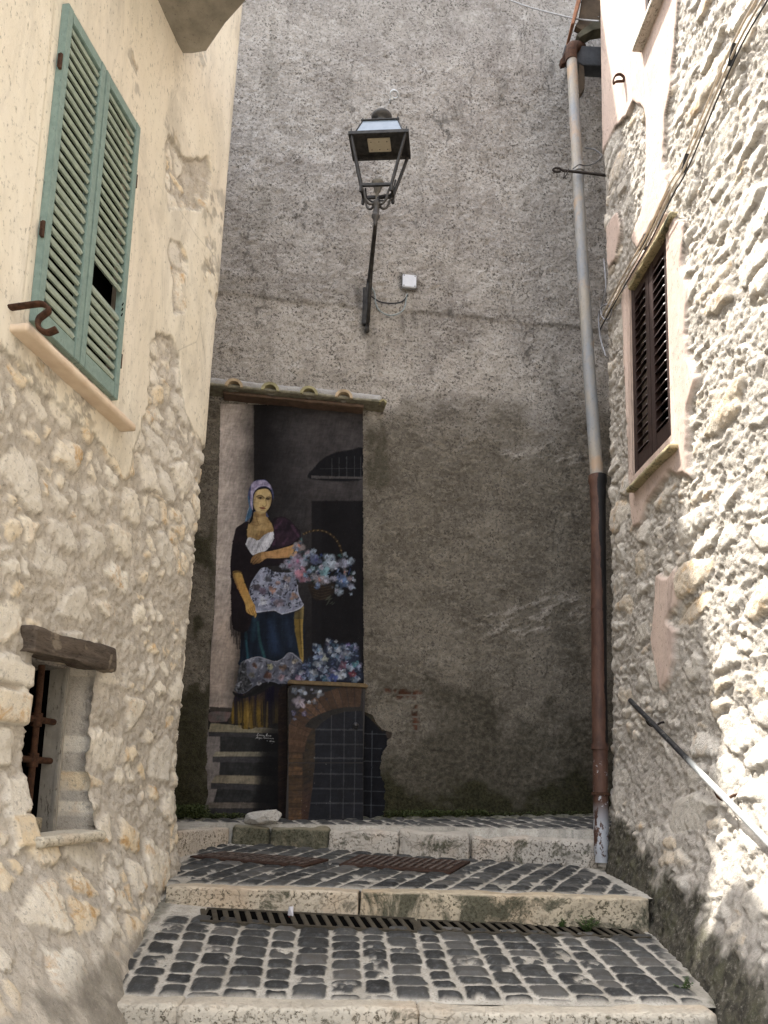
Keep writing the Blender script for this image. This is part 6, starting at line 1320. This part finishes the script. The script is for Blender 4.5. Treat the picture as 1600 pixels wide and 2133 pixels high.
# pale broken stone lying by the cabinet
rc = P(547, 1705, 5.42); bm = bmesh.new(); bmesh.ops.create_icosphere(bm, subdivisions=5, radius=1)
V_ = np.array([v.co for v in bm.verts]); rr_ = np.random.RandomState(21); R_ = np.full(len(V_), 1.05)
for k in range(20):
    nk = unit(rr_.normal(size=3)); R_ = np.minimum(R_, np.where(V_ @ nk > .05, rr_.uniform(.62, .98) / np.maximum(V_ @ nk, .05), 9))
R_ = R_ + .05 * (fbm3(V_ * 6, 4, 5) - .5); W3 = V_ * R_[:, None] * np.array([.128, .09, .070]); W3[:, 2] += .12 * W3[:, 0]; W3[:, 2] = np.maximum(W3[:, 2], -.038)
me = raw_mesh('rock', W3 + rc, [[v.index for v in f.verts] for f in bm.faces], rc, False); bm.free()
ro = link_mesh('rock', me, mat_travertine('pale_rock', (.55, .52, .47), (.16, .14, .10), .05, 15), None, rc)
meta(ro, 'pale broken rock lying on the step beside the painted cabinet', 'rock')
ro.location.z += .0
# crumpled wrapper on the drain
wc = ground_pt(603, 1917, zA) + ZZ * .03; b = MB(); r_ = random.Random(3)
def crumple(c, n, sx, sz, mb):
    vs = [c + np.array([r_.uniform(-1, 1) * sx, r_.uniform(-.6, .6) * sx, r_.uniform(-1, 1) * sz]) for _ in range(n)]
    bm = bmesh.new(); [bm.verts.new(v) for v in vs]; bmesh.ops.convex_hull(bm, input=bm.verts[:]); bm.verts.index_update()
    mb.add([v.co for v in bm.verts], [[v.index for v in f.verts] for f in bm.faces]); bm.free()
WR = thing('wrapper', 'crumpled white and red wrapper on the slotted drain', 'litter', wc - ZZ * .03)
crumple(wc + ZZ * .010 + np.array([.006, 0, 0]), 16, .017, .032, b); b.build('white_paper', simple('white_paper', (.62, .60, .63), .6, .1), WR)
b = MB(); crumple(wc - ZZ * .022 + np.array([-.004, -.008, 0]), 12, .015, .013, b); b.build('red_paper', simple('red_paper', (.22, .035, .03), .6, .3), WR)

# ------------------------------------------------------------------ weeds and moss
def mat_leaf(nm, c):
    q = Mt(nm); n = q.noise(60, 3); return q.out(q.mix(n, tuple(v * .6 for v in c), c), .6, None, 0, .3)
M_WEED = mat_leaf('weed_leaf', (.070, .115, .030)); M_MOSS = mat_leaf('moss_leaf', (.055, .070, .018))
def leaf(mb, p, dr, l, w, up):
    s = unit(np.cross(dr, up)); q = [p, p + dr * l * .5 + s * w + up * l * .12, p + dr * l + up * -.05 * l, p + dr * l * .5 - s * w + up * l * .12]
    mb.add(q, [(0, 1, 2, 3)], False)
def weed(p, n, h, seed, lab):
    r = random.Random(seed); st, lf = MB(), MB(); T = thing('weed', lab, 'weed', p, 'weeds on the landings')
    for k in range(n):
        a = r.uniform(0, 6.28); e = p + np.array([math.cos(a) * h * r.uniform(.3, 1.0), math.sin(a) * h * .5 * r.uniform(.2, 1), h * r.uniform(.4, 1.1)]); m_ = (p + e) / 2 + ZZ * h * .15
        st.tube([p, m_, e], .0014, 5)
        for t in np.linspace(.25, 1, 6):
            c = p * (1 - t) ** 2 + 2 * m_ * t * (1 - t) + e * t * t
            for _ in range(2): b_ = r.uniform(0, 6.28); leaf(lf, c, unit([math.cos(b_), math.sin(b_), r.uniform(-.2, .5)]), h * r.uniform(.18, .36), h * .08, ZZ)
    st.build('stem', M_WEED, T); lf.build('leaves', M_WEED, T)
for k, (x, y, n, h, lab) in enumerate(((1172, 1936, 8, .055, 'green weed in the drain, the smaller clump nearer the middle of the step'), (1222, 1944, 13, .07, 'leafy green weed in the drain, largest clump at the foot of the middle step'), (1424, 2066, 8, .05, 'small weed at the edge of the cobbles by the rubble wall'), (1396, 1842, 8, .045, 'tiny weed at the top corner of the middle step by the rubble wall'))):
    weed(ground_pt(x, y, zA if y > 1900 else zB), n, h, 80 + k, lab)
mb = MB(); r = random.Random(12)
def tufts(a, b_, n, spread, hmax):
    for _ in range(n):
        t = r.random(); p = a * (1 - t) + b_ * t + np.array([r.gauss(0, .02), -abs(r.gauss(0, spread)), 0]); p[2] = float(zC(p[0], p[1])) + E + .004 + r.random() * hmax
        b2 = r.uniform(0, 6.28); leaf(mb, p, unit([math.cos(b2), math.sin(b2), r.uniform(.2, 1.2)]), r.uniform(.010, .034), .006, unit([r.gauss(0, .3), -.4, 1]))
wb_ = lambda px: Bpt(Buv(px, 1700)[0], float(zC(Buv(px, 1700)[0], 5.85)))
tufts(wb_(806), wb_(1010), 1100, .03, .045); tufts(wb_(1010), wb_(1235), 300, .015, .02); tufts(wb_(362), wb_(428), 1500, .05, .09); tufts(wb_(425), wb_(505), 400, .03, .03)
o = mb.build('moss', M_MOSS); o['kind'] = 'stuff'; meta(o, 'moss and tiny weeds along the foot of the grey wall')
# ------------------------------------------------------------------ light, sky and camera
SUN = unit([-1.3, .60, 3.0])                                           # towards the sun: high, beyond the grey wall and left
w = bpy.data.worlds.new('World'); SC.world = w; w.use_nodes = True; nt = w.node_tree
sky = nt.nodes.new('ShaderNodeTexSky'); sky.sky_type = 'NISHITA'; sky.sun_disc = False
sky.sun_elevation = math.asin(SUN[2]); sky.sun_rotation = math.atan2(SUN[0], SUN[1])
bg = nt.nodes['Background']; hs = nt.nodes.new('ShaderNodeHueSaturation'); hs.inputs['Saturation'].default_value = .4; nt.links.new(sky.outputs[0], hs.inputs['Color']); nt.links.new(hs.outputs[0], bg.inputs[0]); bg.inputs[1].default_value = .15; sky.dust_density = 3.5; sky.ozone_density = .6
ld_ = bpy.data.lights.new('sun', 'SUN'); ld_.energy = 2.6; ld_.angle = math.radians(.53); ld_.color = (1, .965, .905)
so = bpy.data.objects.new('sun', ld_); COL.objects.link(so); so.rotation_euler = Vector(SUN).to_track_quat('Z', 'Y').to_euler(); so.location = (-6, 5, 14)
cam = bpy.data.cameras.new('camera'); co = bpy.data.objects.new('camera', cam); COL.objects.link(co)
M_ = Matrix(((RT[0], UP[0], -FW[0], 0), (RT[1], UP[1], -FW[1], 0), (RT[2], UP[2], -FW[2], E), (0, 0, 0, 1)))
co.matrix_world = M_
cam.sensor_fit = 'VERTICAL'; cam.sensor_height = 36; cam.sensor_width = 27; cam.lens = F / 2133 * 36; cam.shift_y = (CY - 1066.5) / 2133; cam.clip_start = .05; cam.clip_end = 500
SC.camera = co
SC.view_settings.view_transform = 'Standard'; SC.view_settings.look = 'None'; SC.view_settings.gamma = 1; SC.view_settings.exposure = 2.42
SC.cycles.use_denoising = True; SC.cycles.denoising_prefilter = 'NONE'
SC.cycles.max_bounces = 8; SC.cycles.diffuse_bounces = 5
